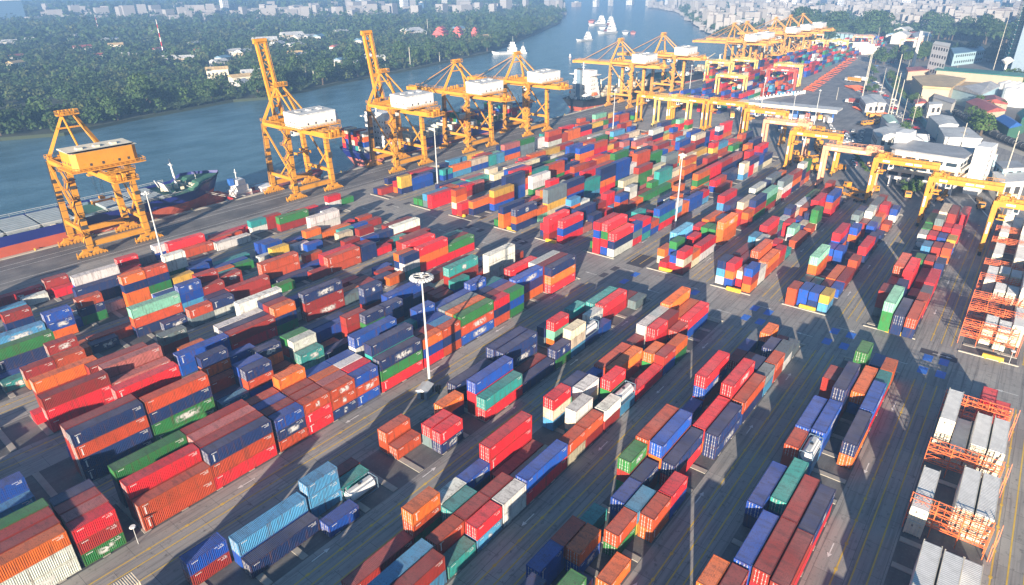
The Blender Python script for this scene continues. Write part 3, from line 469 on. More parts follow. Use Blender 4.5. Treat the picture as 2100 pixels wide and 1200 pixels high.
for ci, cn in enumerate(conts):
    (x, y, z), rz = cont_pose(cn); b, r, i, t, k, _, c = cn
    if c == 'W':
        o = put(REEF, x, y, z, rz); o['label'] = cont_label(cn, 'white reefer'); o['group'] = 'reefer containers in the racks'
        if k == '2': o.scale = (.5, 1, 1)
        continue
    if c in 'TY':
        o = put(TANK, x, y, z, rz); o['label'] = cont_label(cn, 'silver tank' if c == 'T' else 'yellow ended tank'); o['group'] = 'tank containers'; continue
    base = PAL[c]; j = [rj.uniform(.82, 1.2), rj.uniform(.94, 1.06)]
    col = tuple(max(.004, min(.8, base[q]*j[0]*(j[1] if q == 1 else 1))) for q in range(3))
    if ci in HERO:
        door = 1 if b in 'BCDEF' and rj.random() < .85 or rj.random() < .4 else 0
        if rj.random() < .5: door = rj.choice((2,2,3,4,4)) if c in 'nbgt' or rj.random() < .6 else door
        if c in 'uo' and rj.random() < .35: door = 4
        o = put(PROTO[(k, door)], x, y, z, rz); paint_tree(o, col); o.color = (*col, 1)
        o['label'] = cont_label(cn, f"{CNAME[c]} {'20' if k == '2' else '40'}-foot container"); o['group'] = 'stacked shipping containers'
    else:
        L, H, hw = LEN[k], HGT[k], 1.22; cs, sn = math.cos(rz), math.sin(rz); n = len(mass_v)
        for zz in (0, H-.02):
            for xx, yy in ((0,-hw),(L,-hw),(L,hw),(0,hw)): mass_v.append((x+xx*cs-yy*sn, y+xx*sn+yy*cs, z+zz))
        for fc in ((4,5,6,7),(0,1,5,4),(1,2,6,5),(2,3,7,6),(3,0,4,7)):
            mass_f.append(tuple(n+q for q in fc))
            top = fc == (4,5,6,7); g = .2; cc = tuple(col[q]*(1-g)+(.30,.25,.25)[q]*g for q in range(3)) if top else col  # top face tinted pinkish grey: fading and sky reflection painted in
            mass_c += [(*cc, 1)]*4
me = bpy.data.meshes.new('container_mass'); me.from_pydata(mass_v, [], mass_f); a_ = me.color_attributes.new('hue', 'FLOAT_COLOR', 'CORNER'); a_.data.foreach_set('color', np.array(mass_c, dtype=np.float32).ravel()); me.materials.append(M['mass'])
props(link('container_stacks', me), 'far and hidden stacks of mixed coloured shipping containers filling the yard blocks', 'container stacks', kind='stuff')
for p in PROTO.values():
    if not p.get('used'): 
        for ch in list(p.children_recursive)+[p]: bpy.data.objects.remove(ch)
# ---------------------------------------------------------------- ground, river, yard markings
def quay_y(x): return 256.5-.028*min(x, 480)
WL = -3.2
b = MB(); b.sheet([(-900,-2500),(16000,-2500),(16000,9000),(-900,9000)], WL); structure('river', b, M['water'])
QX = [-400, 100, 250, 480, 760, 1010]
right = [(-700,-2600),(15000,-2600),(15000,2400),(4200,1900),at(1330,14),at(1392,24),at(1415,38),at(1440,56),at(1480,76),(1040,330)]
qp = [(x, quay_y(x)) for x in (1000, 480, 250, 100, -400)]
b = MB(); b.prism(right+qp, WL-3, -.02); structure('ground', b, M['citysoil'])
bank = [(-400,520),(60,500),(117,487),(146,471),(201,487),(277,500),(304,486),(391,510),(512,532),(674,573),(900,680),(1252,857),(1600,1090),(2400,1650),(6000,4200),(15000,9500),(15000,15000),(-3000,15000),(-3000,520)]
b = MB(); b.prism(bank, WL-3, -1.2); structure('river_bank', b, M['bank'])
b = MB(); b.sheet([(-200,-24),(330,-24),(420,2),(520,60),(640,110),(900,170),(1000,200)]+[(x, quay_y(x)-26) for x in (960,480,250,100,-200)], .0); structure('yard_pavement', b, M['yard'])
b = MB(); ap = [(-200, quay_y(-200)-26.0), (100, quay_y(100)-26.0), (250, quay_y(250)-26), (480, quay_y(480)-26), (960, quay_y(960)-26), (1000, quay_y(1000)-1.3), (480, quay_y(480)-1.3), (250, quay_y(250)-1.3), (100, quay_y(100)-1.3), (-200, quay_y(-200)-1.3)]
b.sheet(ap, .004); structure('quay_apron', b, M['apron'])
b = MB()
xs = list(range(-200, 1000, 10))
for x in xs:
    a, c = quay_y(x), quay_y(x+10); b.hexa([(x,a-1.3,-.02),(x+9.9,c-1.3,-.02),(x+9.9,c+.2,-.02),(x,a+.2,-.02),(x,a-1.3,.3),(x+9.9,c-1.3,.3),(x+9.9,c+.2,.3),(x,a+.2,.3)])
structure('quay_kerb', b, M['kerb'])
b = MB()
for off, m in ((3.2, 0), (3.9, 0), (19.6, 0), (20.3, 0), (23.5, 1), (12, 1), (8, 1)):
    b.mi = m
    for x in range(-200, 990, 30):
        a, c = quay_y(x)-off, quay_y(x+30)-off; b.q((x,a-.1,.010),(x+30,c-.1,.010),(x+30,c+.1,.010),(x,a+.1,.010))
structure('crane_rails', b, [M['dark'], M['wline']])
fd = MB(); fd.box(-.9,.9,0,.8,-2.6,-.1); fd.tube((-.9,.5,-1.2),(.9,.5,-1.2),.55,n=8)
fender = single('quay_fender', fd, M['rubber'], 'black rubber fender hung on the quay wall', 'fender', group='fenders along the quay')
for x in range(118, 205, 9):
    if 128 < x < 205: put(fender, x, quay_y(x)+.15)
bo = MB(); bo.tube((0,0,0),(0,0,.5),.28,.2,8); bo.tube((0,0,.5),(0,0,.7),.42,.42,8)
boll = single('mooring_bollard', bo, M['yline'], 'yellow mooring bollard on the quay edge', 'bollard', group='bollards on the quay edge')
for x in range(60, 460, 18): put(boll, x, quay_y(x)-.65, .3)
# block pads with concrete sleepers
X0, X1 = -40, 151.2
pads, slp, ends = MB(), MB(), MB()
for bi, bk in enumerate('ABCDEFMNOPQ'):
    v0, sl = BL[bk]; w = RP*3+WID
    for (a, c) in ((X0, X1 if bk != 'F' else 149), (171.6, ENDS[bk]+1)):
        y0 = lambda x: -(v0+sl*min(x,190))
        P = [(a,y0(a)-.25),(c,y0(c)-.25),(c,y0(c)+w+.25),(a,y0(a)+w+.25)]
        pads.sheet(P, .004+.0*bi)
        x = c-.6; n = 0
        while x > a and x > -10:
            yy = y0(x); slp.box(-.55,.55,-.1,w+.1,.0,.145,-math.atan(sl),(x,yy,0)); x -= 6.3
            n += 1
        for xx in (a, c):
            yy = y0(xx); ends.box(-.25,.25,-.6,w+.6,0,.2,-math.atan(sl),(xx+(.4 if xx == c else -.4),yy,0))
structure('block_pads', pads, M['pad']); structure('pad_sleepers', slp, M['beamc']); structure('pad_kerbs', ends, M['kerb'])
# lanes: three yellow lines beside each block with anchor plates, arrows in the truck lane
yl, an, wl, pt = MB(), MB(), MB(), MB()
LY = dict(C=(47.3,45.1,42.7), D=(26.9,24.9,22.9), E=(5.9,3.7,1.6), F=(-12.6,-14.6,-16.6), B=(69.5-.9,66.6,63.9), A=(92.2,90.0,86.9), M=(113.6,111.2), N=(134.5,131.9), O=(155.6,152.9), P=(176.5,173.9), Q=(201.3,198))
for bk, ys in LY.items():
    for a, c in ((-40, 151), (172.5, ENDS[bk])):
        for k, y in enumerate(ys):
            sl = BL[bk][1]
            f = lambda x: y-sl*min(x,190)*(1 if bk in 'AMNOPQ' else 0)+(.011*90 if bk == 'A' else 0)
            if bk in 'MNOPQ': f = lambda x: y-sl*(min(x,190)-100)
            wd = .11
            yl.q((a,f(a)-wd,.009),(c,f(c)-wd,.009),(c,f(c)+wd,.009),(a,f(a)+wd,.009))
            if k == 0:
                x = c-3
                while x > max(a, 20):
                    an.box(x-.28,x+.28,f(x)-.24,f(x)+.24,.009,.022); an.box(x-.6,x+.6,f(x)-.10,f(x)+.0,.009,.016); x -= 6.25
            if k and False: pass
        sgn = -1 if bk in 'BDF' else 1
        x = (40 if a < 0 else 190)
        ya = (ys[0]+(1.6 if bk in 'BCDEF' else 2.0))
        while x < c-8:
            if x > a:
                yy = ya; s = 1 if bk in 'CEAN' else -1
                wl.q((x,yy-.09,.010),(x+2.6*s,yy-.09,.010),(x+2.6*s,yy+.09,.010),(x,yy+.09,.010)) if s > 0 else wl.q((x+2.6*s,yy-.09,.010),(x,yy-.09,.010),(x,yy+.09,.010),(x+2.6*s,yy+.09,.010))
                T = [(x-.9*s,yy,.010),(x+.1*s,yy-.38,.010),(x+.1*s,yy+.38,.010)]; wl.q(*(T if s > 0 else T[::-1]))
            x += 24
for y in list(range(-16, 200, 21)):    # arrows across the cross road
    for xx, s in ((157.2,1),(166.2,-1)):
        yy = y+ (5 if s > 0 else -2); wl.q((xx-.09,yy-1.6,.010),(xx+.09,yy-1.6,.010),(xx+.09,yy+1.6,.010),(xx-.09,yy+1.6,.010))
        T = [(xx,yy+2.5*s,.010),(xx-.45,yy+1.2*s,.010),(xx+.45,yy+1.2*s,.010)]; wl.q(*(T if s < 0 else T[::-1]))
structure('lane_lines', yl, M['yline']); structure('anchor_plates', an, M['yline']); structure('lane_arrows', wl, M['wline'])
bp, dp = MB(), MB()
def pad4(c, mb, L=3.4, Wd=1.9):
    for px, py in c:
        x, y = at(px, py); mb.q((x-L/2,y-Wd/2,.008),(x+L/2,y-Wd/2,.008),(x+L/2,y+Wd/2,.008),(x-L/2,y+Wd/2,.008))
pad4([(1548,632),(1576,641),(1529,651),(1559,660),(1712,679),(1745,688),(1696,700),(1731,710),(1903,734),(1936,743),(1892,759),(1929,768),(1303,563),(1280,577),(1425,600)], bp)
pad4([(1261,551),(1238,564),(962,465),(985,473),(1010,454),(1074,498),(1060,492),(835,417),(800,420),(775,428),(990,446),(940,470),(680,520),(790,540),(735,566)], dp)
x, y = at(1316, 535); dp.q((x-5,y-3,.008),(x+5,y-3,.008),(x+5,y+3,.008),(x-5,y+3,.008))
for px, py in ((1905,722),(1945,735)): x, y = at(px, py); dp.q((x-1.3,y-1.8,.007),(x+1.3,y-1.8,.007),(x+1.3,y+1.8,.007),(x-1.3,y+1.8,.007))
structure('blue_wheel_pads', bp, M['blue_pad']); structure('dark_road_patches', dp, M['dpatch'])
bq = MB(); bq.hexa([(-.45,-2.1,0),(.45,-2.1,0),(.45,2.1,0),(-.45,2.1,0),(-.3,-2.05,.95),(.3,-2.05,.95),(.3,2.05,.95),(-.3,2.05,.95)]); bq.box(-.47,.47,-.03,.03,0,.97); bq.box(-.5,.5,-1.6,-1.2,-.0,.25); bq.box(-.5,.5,1.2,1.6,0,.25)
bar = single('lane_barrier', bq, M['barrier'], 'barrier', 'barrier', group='yellow barriers at the block ends')
for i, (px, py, t) in enumerate([(1504,597,'in front of the cream and orange containers of the third block'),(1655,634,'in front of the two blue stacks of the second block'),(1834,684,'in front of the navy doored stack beside the tall green one'),(2035,737,'beside the small lamp at the reefer block'),(1365,556,'at the corner of the block with the crimson top container'),(1242,521,'under the four high red and blue stack'),(1130,497,'at the foot of the low blue containers of the mast block neighbour'),(1050,472,'at the end of the orange and navy stack'),(945,443,'under the rust and maroon stack near the lane'),(874,421,'beside the empty concrete frame by the quayside blocks')]):
    x, y = at(px, py); put(bar, x, y, 0, 0, 'yellow concrete barrier '+t)
# the concrete frame with lit kerb
# ---------------------------------------------------------------- lamp masts
def make_mast(h=27, rings=20, r=2.35):
    t = thing('lamp_mast', 'mast', 'lamp mast'); p = MB(); p.tube((0,0,0),(0,0,h),.34,.13,12); p.build('pole', M['galv'], t)
    g = MB(); g.tube((0,0,h-.2),(0,0,h+.5),.35,.2,10)
    for i in range(24): a, c = 2*math.pi*i/24, 2*math.pi*(i+1)/24; g.beam((r*.72*math.cos(a),r*.72*math.sin(a),h+.05),(r*.72*math.cos(c),r*.72*math.sin(c),h+.05),.1)
    for i in range(6): a = math.pi*i/3; g.beam((0,0,h+.1),(r*.75*math.cos(a),r*.75*math.sin(a),h+.05),.09)
    g.build('lamp_ring', M['galv'], t)
    for i in range(rings):
        a = 2*math.pi*i/rings; l = MB(); l.hexa([(r*.72,-.26,h-.25),(r*1.08,-.26,h-.38),(r*1.08,.26,h-.38),(r*.72,.26,h-.25),(r*.74,-.2,h+.1),(r*1.02,-.2,h-.08),(r*1.02,.2,h-.08),(r*.74,.2,h+.1)])
        o = l.build('lamp_head', M['lgrey'], t, rz=a)
    bb = MB(); bb.tube((0,0,0),(0,0,.5),.8,.8,10); bb.build('base', M['kerb'], t); return t
mast = make_mast()
for (px, py), lb in {(882,795): 'tall galvanised lamp mast with a full ring of lamps, in the foreground lane', (1384,470): 'lamp mast standing before the blue and mint stack past the crossroad', (345,570): 'leaning looking lamp mast in front of the big yellow crane', (898,385): 'lamp mast beside the second raised boom crane'}.items():
    if px == 1384: mast1 = make_mast(27, 10, 1.25)
    x, y = at(px, py); put(mast if px == 882 else mast1, x, y, 0, random.random(), lb)
mast2 = make_mast(27, 6, .85)
for px, py, h in ((1256,280,.95),(1558,240,.9),(1618,275,.8),(1412,205,.9),(1668,262,.8)): x, y = at(px, py); o = put(mast2, x, y, 0, 0, {1256: 'lamp mast behind the far red stacks near the third quay crane', 1558: 'lamp mast beside the gate canopy', 1618: 'lamp mast among the salmon yard cranes', 1412: 'lamp mast at the far ship berth', 1668: 'short lamp mast on the road past the canopy'}[px]); o.scale = (h,h,h)
x, y = at(872, 812); cb = thing('equipment_cabin', 'small dark cabin with a pale blue roof at the foot of the foreground mast', 'cabin', (x,y,0), .35)
m = MB(); m.box(-1.5,1.5,-1.1,1.1,0,2.2); m.build('cabin_walls', M['steelblue'], cb); m = MB(); m.hexa([(-1.9,-1.4,2.2),(1.9,-1.4,2.2),(1.9,1.4,2.2),(-1.9,1.4,2.2),(-1.8,-.1,2.75),(1.8,-.1,2.75),(1.8,.1,2.75),(-1.8,.1,2.75)]); m.build('cabin_roof', M['lgrey'], cb)
m = MB(); m.box(-1.52,-1.5,-.5,.3,.1,1.9); m.build('door', M['dark'], cb)
m = MB()
for i in range(7): m.box(random.uniform(-1.2,1.2),random.uniform(-1.2,1.2)+.5,random.uniform(-1,1),random.uniform(-1,1)+.4,0,random.uniform(.5,1.5), random.random())
m2 = MB()
for i in range(8): a = random.uniform(-1.5,1.5); c = random.uniform(-1.2,1.2); m2.box(a,a+.35,c,c+.3,0,random.uniform(.5,1.6))
x, y = at(893, 805); single('switch_gear', m2, M['dark'], 'dark electrical boxes and valves around the foreground mast base', 'switch gear', (x,y,0))
x, y = at(284, 1115); sp = thing('small_lamp_post', 'short lamp post with a round white head in the shadow by the orange container', 'lamp post', (x,y,0)); m = MB(); m.tube((0,0,0),(0,0,3.6),.06,.05,8); m.build('pole', M['galv'], sp); m = MB(); m.tube((0,0,3.6),(0,0,3.75),.5,.42,14); m.build('lamp_head', M['white'], sp)
x, y = at(2068, 748); sp2 = copy_tree(sp); sp2.location = (x,y,0); sp2['label'] = 'short lamp post with a round white head beside the yellow barrier at the reefer block'
# ---------------------------------------------------------------- ship-to-shore cranes (local: X along the quay, Y towards the river)
def make_sts(col, house_m, raised, seed, hero=True):
    t = thing('quay_crane', 'quay crane', 'quay crane'); r_ = random.Random(seed); H = 29.0; lx = 9.2; yw, yl_ = 9.0, -8.0
    for sx in (-1, 1):
        for yy in (yw, yl_):
            m = MB(); m.beam((sx*lx,yy,3.2),(sx*lx*.93,yy,H),1.9,1.9,1.5,up=(0,1,0)); m.build('leg', col, t)
            g = MB()
            for k in range(8):     # wheel bogies with equaliser beams and striped guards
                x = sx*lx-3.9+k*1.1; g.tube((x,yy-.35,.5),(x,yy+.35,.5),.48,n=10)
                g.box(x-.45,x+.45,yy-.5,yy+.5,.55,1.1)
            for k in (-1, 1): g.hexa([(sx*lx+k*2-1.7,yy-.6,1.1),(sx*lx+k*2+1.7,yy-.6,1.1),(sx*lx+k*2+1.7,yy+.6,1.1),(sx*lx+k*2-1.7,yy+.6,1.1),(sx*lx+k*2-.5,yy-.5,2.0),(sx*lx+k*2+.5,yy-.5,2.0),(sx*lx+k*2+.5,yy+.5,2.0),(sx*lx+k*2-.5,yy+.5,2.0)])
            g.beam((sx*lx-2.4,yy,2.2),(sx*lx+2.4,yy,2.2),.9,.9); g.box(sx*lx-.6,sx*lx+.6,yy-.55,yy+.55,2.4,3.4)
            g.beam((sx*lx-4.6,yy-1,.3),(sx*lx-4.0,yy+1,1.6),.25); g.beam((sx*lx+4.6,yy-1,.3),(sx*lx+4.0,yy+1,1.6),.25)
            g.build('bogie', col, t)
    for yy in (yw, yl_): m = MB(); m.beam((-lx,yy,4.0),(lx,yy,4.0),1.1,1.7,up=(0,0,1)); m.build('sill_beam', col, t)
    for sx in (-1, 1):
        m = MB(); m.beam((sx*lx,yl_,8.5),(sx*lx,yw,8.5),1.0,1.3); m.build('portal_beam', col, t)
        m = MB(); m.beam((sx*lx*.97,yw,H-1),(sx*lx,yl_,9.2),.55,.55); m.beam((sx*lx,0.5,9.2),(sx*lx*.96,yl_,17),.5); m.build('diagonal_brace', col, t)
        m = MB(); m.beam((sx*lx*.93,yl_,H),(sx*lx*.93,yw,H),1.0,1.4); m.build('top_beam', col, t)
    for yy in (yw, yl_): m = MB(); m.beam((-lx*.95,yy,H),(lx*.95,yy,H),1.2,1.7); m.build('cross_beam', col, t)
    g = MB()
    for sx in (-2.6, 2.6): g.beam((sx,yw+1.0,H-1.6),(sx,-26,H-1.6),1.1,2.0)
    for y in (-25.5,-18,-10,-2,6): g.beam((-2.6,y,H-1.4),(2.6,y,H-1.4),.5,.8)
    g.build('girder', col, t)
    ap = (0, yw-2.2, 43.0)
    for sx in (-1, 1):
        m = MB(); m.beam((sx*lx*.93,yw,H+.5),(sx*1.7,ap[1],ap[2]),1.0,1.1,.7); m.build('mast_leg', col, t)
        m = MB(); m.tube((sx*1.6,ap[1],ap[2]-.3),(sx*3.2,yl_-1.5,H+.6),.34,n=8); m.build('back_stay', col, t)
    m = MB(); m.box(-3.2,3.2,ap[1]-1.1,ap[1]+1.3,ap[2]-.1,ap[2]+.3); m.box(-1.9,1.9,ap[1]-.8,ap[1]+.8,ap[2]+.3,ap[2]+1.0)
    for i in range(5): x = -2.2+i*1.1; m.tube((x-.1,ap[1]+.5,ap[2]+1.0),(x+.1,ap[1]+.5,ap[2]+1.0),.62,n=10)
    m.rail([(-3.2,ap[1]-1.1,ap[2]+.3),(3.2,ap[1]-1.1,ap[2]+.3),(3.2,ap[1]+1.3,ap[2]+.3),(-3.2,ap[1]+1.3,ap[2]+.3),(-3.2,ap[1]-1.1,ap[2]+.3)],1.1,.07)
    m.beam((-4.2,ap[1],ap[2]-4),(4.2,ap[1],ap[2]-4),.5,.5); m.build('mast_head', col, t)
    if raised is not None:   # boom
        bl = 33.0; ang = rad(raised); hx = (yw+1.4, H-1.6); e = (hx[0]+bl*math.cos(ang), hx[1]+bl*math.sin(ang)); P = lambda s, o=0: (hx[0]+(e[0]-hx[0])*s-math.sin(ang)*o, hx[1]+(e[1]-hx[1])*s+math.cos(ang)*o)
        m = MB()
        for sx in (-1.75, 1.75):
            m.beam((sx,*P(0)),(sx,*P(1)),.75,1.7,up=(1,0,0) if False else (0,-math.sin(ang),math.cos(ang)))
        n = 9
        for i in range(n+1):
            s = i/n; m.beam((-1.75,*P(s)),(1.75,*P(s)),.3,.9)
            if i < n: m.beam((-1.75 if i%2 else 1.75,*P(s,.5)),(1.75 if i%2 else -1.75,*P(s+1/n,.5)),.18)
        m.beam((-2.9,*P(1)),(2.9,*P(1)),1.3,1.9); m.box(-2.6,2.6,e[0]-1.2,e[0]+1.2,e[1]-.2,e[1]+.3) if raised > 40 else m.box(-2.6,2.6,e[0]-.6,e[0]+1.4,e[1]-1.0,e[1]+.9)
        for sx in (-2.5, 2.5): m.rail([(sx,*P(.02,1.0)),(sx,*P(.98,1.0))],.9 if raised < 40 else .05,.06)
        m.box(-1.9,1.9,P(.42)[0]-.8,P(.42)[0]+.8,P(.42)[1]-.6,P(.42)[1]+.9)
        bo_ = m.build('boom', col, t)
        if raised < 40:
            for sx in (-1.7, 1.7):
                m = MB(); m.tube((sx,ap[1]+.4,ap[2]),(sx,*P(.82,1.0)),.16,n=6); m.tube((sx*.6,ap[1]+.4,ap[2]),(sx*.6,*P(.45,1.0)),.12,n=6); m.build('fore_stay', M['dark'] if sx > 0 else col, t)
    h = MB(); hy0, hy1, hz = -17.5, -7.0, H+.8
    hw = 8.4 if house_m != col else 9.6; h.hexa([(-hw,hy0,hz),(hw,hy0,hz),(hw,hy1,hz),(-hw,hy1,hz),(-hw,hy0,hz+4.9),(hw,hy0,hz+4.9),(hw,hy1,hz+4.9),(-hw,hy1,hz+4.9)]) if house_m != col else h.prism([(-hw,hy0+1.5),(-hw+1.5,hy0),(hw-1.5,hy0),(hw,hy0+1.5),(hw,hy1-1.2),(hw-1.2,hy1),(-hw+1.2,hy1),(-hw,hy1-1.2)], hz, hz+5.4)
    ho = h.build('machinery_house', house_m, t)
    w_ = MB()
    for y in (-16,-14.4,-11.5,-9.6): w_.box(-hw-.04,-hw,y,y+.7,hz+1.6,hz+2.3)
    for x in (-5,-1.5,3.2,6): w_.box(x,x+.7,hy0-.04,hy0,hz+1.0,hz+1.8)
    w_.build('window', M['dark'], ho)
    rf = MB(); rf.hexa([(-hw-.15,hy0-.15,hz+(4.9 if house_m != col else 5.4)),(hw+.15,hy0-.15,hz+(4.9 if house_m != col else 5.4)),(hw+.15,hy1+.15,hz+(4.9 if house_m != col else 5.4)),(-hw-.15,hy1+.15,hz+(4.9 if house_m != col else 5.4)),(-hw,hy0,hz+5.3),(hw,hy0,hz+5.3),(hw,hy1,hz+5.7),(-hw,hy1,hz+5.7)])
    for x in (-6,-1,4): rf.box(x,x+1.6,-13,-11,hz+5.3,hz+5.95)
    rf.build('roof', M['roofw'] if house_m != col else M['cream'], ho)
    if house_m != col: an_ = MB(); an_.box(hw,hw+2.4,hy0+2,hy1-2,hz,hz+3.4); an_.build('annex', house_m, ho)
    p = MB()
    p.box(-hw-1.2,hw+1.2,hy0-1.3,hy1+1,H+.45,H+.75); p.rail([(-hw-1.2,hy1,H+.7),(-hw-1.2,hy0-1.3,H+.7),(hw+1.2,hy0-1.3,H+.7),(hw+1.2,hy1,H+.7)],1.1,.08)
    p.box(-4.5,4.5,-26,-23.2,H+.3,H+.5); p.rail([(-4.5,-26,H+.5),(4.5,-26,H+.5)],1.1,.07)
    for i in range(7): x = r_.uniform(-3.5,3.5); y = r_.uniform(-29,-25); p.box(x,x+r_.uniform(.6,1.6),y,y+r_.uniform(.6,1.6),H-1.8,H+r_.uniform(-.5,1.2))
    p.box(-3.6,3.6,-29.5,-25.5,H-2.2,H-1.8); p.rail([(-3.6,-25.5,H-1.8),(-3.6,-29.5,H-1.8),(3.6,-29.5,H-1.8),(3.6,-25.5,H-1.8)],1.1,.07)
    p.rail([(-lx-.4,yl_,H+.9),(-lx-.4,yw,H+.9)],1.1,.07); p.rail([(-lx,yw+1,H+.9),(lx,yw+1,H+.9)],1.1,.07)
    for i in range(9): x = r_.uniform(-lx,lx); p.box(x,x+r_.uniform(.5,1.4),yw-1,yw-1+r_.uniform(.5,1.4),H+.8,H+r_.uniform(1.4,2.6))
    for sx in (-3.2, 3.2): p.rail([(sx,yw,H-.5),(sx,-25,H-.5)],1.0,.06)
    p.build('walkway', col, t)
    q = random.Random(seed+9)
    for sx in (-1, 1):
        for yy in (yw, yl_):
            ct = MB(); ct.beam((sx*lx*1.0+sx*1.05,yy-.3,3.5),(sx*lx*.93+sx*.85,yy-.3,H),.16); ct.beam((sx*lx+sx*1.05,yy+.3,3.5),(sx*lx*.93+sx*.85,yy+.3,H),.10)
            for k in range(5): z = q.uniform(4, 26); ct.box(sx*lx-.9,sx*lx+.9,yy-1.35,yy-1.0,z,z+q.uniform(.5,1.3))
            for k in range(9): z = 4+k*2.7; ct.box(sx*lx*(1-.0028*z)-1.05,sx*lx*(1-.0028*z)+1.05,yy-1.03,yy+1.03,z,z+.09)
            ct.build('cable_tray', M['dark'], t)
    hr = MB()
    for k in (-1.2,-.4,.4,1.2): hr.tube((k,ap[1],ap[2]+1.2),(k,-9,H+4.6),.045,n=4,cap=False)
    hr.build('hoist_ropes', M['dark'], t)
    s = MB(); fl = [4.5+i*3.0 for i in range(9)]; X = -lx-1.0   # stair tower zig-zagging up one leg
    for i, z in enumerate(fl[:-1]):
        a, c = (-1.6, 1.6) if i%2 else (1.6, -1.6); yy = yl_
        s.beam((X,yy+a,z),(X,yy+c,z+3.0),.75,.14,up=(1,0,0)); s.box(X-.5,X+.5,yy+c-.7,yy+c+.7,z+2.95,z+3.05); s.rail([(X-.5,yy+a,z),(X-.5,yy+c,z+3.0)],1.0,.06,1.2); s.rail([(X+.5,yy+a,z),(X+.5,yy+c,z+3.0)],1.0,.05,1.6)
        s.box(X-.8,X+.9,yy+c-1.0,yy+c+1.0,z+3.0,z+3.08); s.rail([(X-.8,yy+c-1,z+3.08),(X-.8,yy+c+1,z+3.08)],1.0,.06)
    s.build('stair', col, t)
    tr = MB(); ty = -3.0; tr.box(-2.9,2.9,ty-2.4,ty+2.4,H-1.0,H-.3); tr.box(-2.2,2.2,ty-1.8,ty+1.8,H-3.0,H-2.4)
    tro = tr.build('trolley', col, t)
    cbm = MB(); cbm.box(-1.3,1.3,ty+2.4,ty+4.4,H-5.2,H-2.8); cbm.build('cab', M['white'] if house_m != col else col, tro)
    gl = MB(); gl.box(-1.2,1.2,ty+4.4,ty+4.43,H-4.9,H-3.4); gl.box(-1.33,-1.3,ty+2.7,ty+4.2,H-4.6,H-3.4); gl.build('cab_glass', M['glass'], tro)
    sz = H-13.5 if raised is None else H-12; sp = MB()
    sp.box(-.7,.7,ty-1.1,ty+1.1,sz+1.0,sz+1.8); sp.box(-3.0,3.0,ty-.35,ty-.05,sz,sz+.5); sp.box(-3.0,3.0,ty+.05,ty+.35,sz,sz+.5)
    for k in (-3.1, 3.1): sp.box(k-.25,k+.25,ty-1.2,ty+1.2,sz-.1,sz+.6); sp.box(k-.2,k+.2,ty-1.25,ty-1.0,sz-.6,sz); sp.box(k-.2,k+.2,ty+1.0,ty+1.25,sz-.6,sz)
    sp.build('spreader', col, tro)
    rp = MB()
    for a in (-1.2, 1.2):
        for c in (-.8, .8): rp.tube((a*.6,ty+c,sz+1.8),(a,ty+c,H-2.4),.04,n=4)
    rp.build('hoist_ropes', M['dark'], tro)
    f = MB()
    for i in range(6):
        y0 = -12-i*1.9; pts = [(3.3,y0-1.9*k/6,H-2.9-3.2*math.sin(math.pi*k/6)) for k in range(7)]
        for a, c in zip(pts, pts[1:]): f.tube(a, c, .09, n=4, cap=False)
    f.build('festoon_cable', M['rubber'], t)
    cr = MB(); cr.tube((-lx*.2-4.4,yw-1.0,7.5),(-lx*.2-4.4,yw-.4,7.5),1.7,n=20); cr.tube((-lx*.2-4.4,yw-1.1,7.5),(-lx*.2-4.4,yw-.3,7.5),.5,n=10); cr.build('cable_reel', M['lgrey'], t)
    sg = MB()
    for i in range(6): sg.box(-3.25,-3.18,6-i*1.1,6.6-i*1.1,H-1.9,H-1.0)
    sg.build('letter_panel', M['dark'], t) if False else None
    return t
A_ = lambda x: -math.atan(.028)
c1 = make_sts(M['crane'], M['crane'], None, 1)
put(c1, 79.5, quay_y(79.5)-12.3, 0, A_(0), 'yellow quay crane with a yellow machinery house and no boom, leftmost of all')
c2 = make_sts(M['crane'], M['white'], 80, 2); c3 = copy_tree(c2)
put(c2, 157.5, quay_y(157.5)-12.3, 0, A_(0), 'yellow quay crane with white machinery house and raised boom, over the small red ship'); c2['group'] = 'yellow quay cranes'
c3.location = (212.0, quay_y(212)-12.3, 0); c3.rotation_euler = (0,0,A_(0)); c3['label'] = 'second yellow crane with raised boom, at the stern of the blue ship'
c4 = make_sts(M['crane'], M['white'], 0, 4)
LB4 = ['yellow quay crane with lowered boom over the middle of the blue container ship', 'yellow quay crane with lowered boom at the bow of the blue container ship', 'pale orange crane with lowered boom right of the nearer bulk ship', 'pale orange crane with lowered boom beside the second bulk ship']
put(c4, 261.5, quay_y(261)-12.3, 0, A_(0), LB4[0])
for x, l in ((311, 1),): o = copy_tree(c4); o.location = (x, quay_y(x)-12.3, 0); o['label'] = LB4[l]
c6 = make_sts(M['crane2'], M['white'], 0, 6); put(c6, 424, quay_y(424)-12.3, 0, 0, LB4[2])
o = copy_tree(c6); o.location = (486, quay_y(486)-12.3, 0); o['label'] = LB4[3]
for i, (x, lb) in enumerate(((628,'first of the hazy orange cranes beyond the second bulk ship'),(660,'second hazy orange crane, close beside the first'),(742,'pale hazy crane just right of the close pair'),(790,'far hazy crane with white house above the container field'),(835,'farthest hazy quay crane at the end of the terminal'))):
    o = copy_tree(c6); o.location = (x, quay_y(x)-12.3, 0); o['label'] = lb
for o in [q for q in COL.objects if q.get('category') == 'quay crane']: o['group'] = 'ship to shore cranes along the quay'
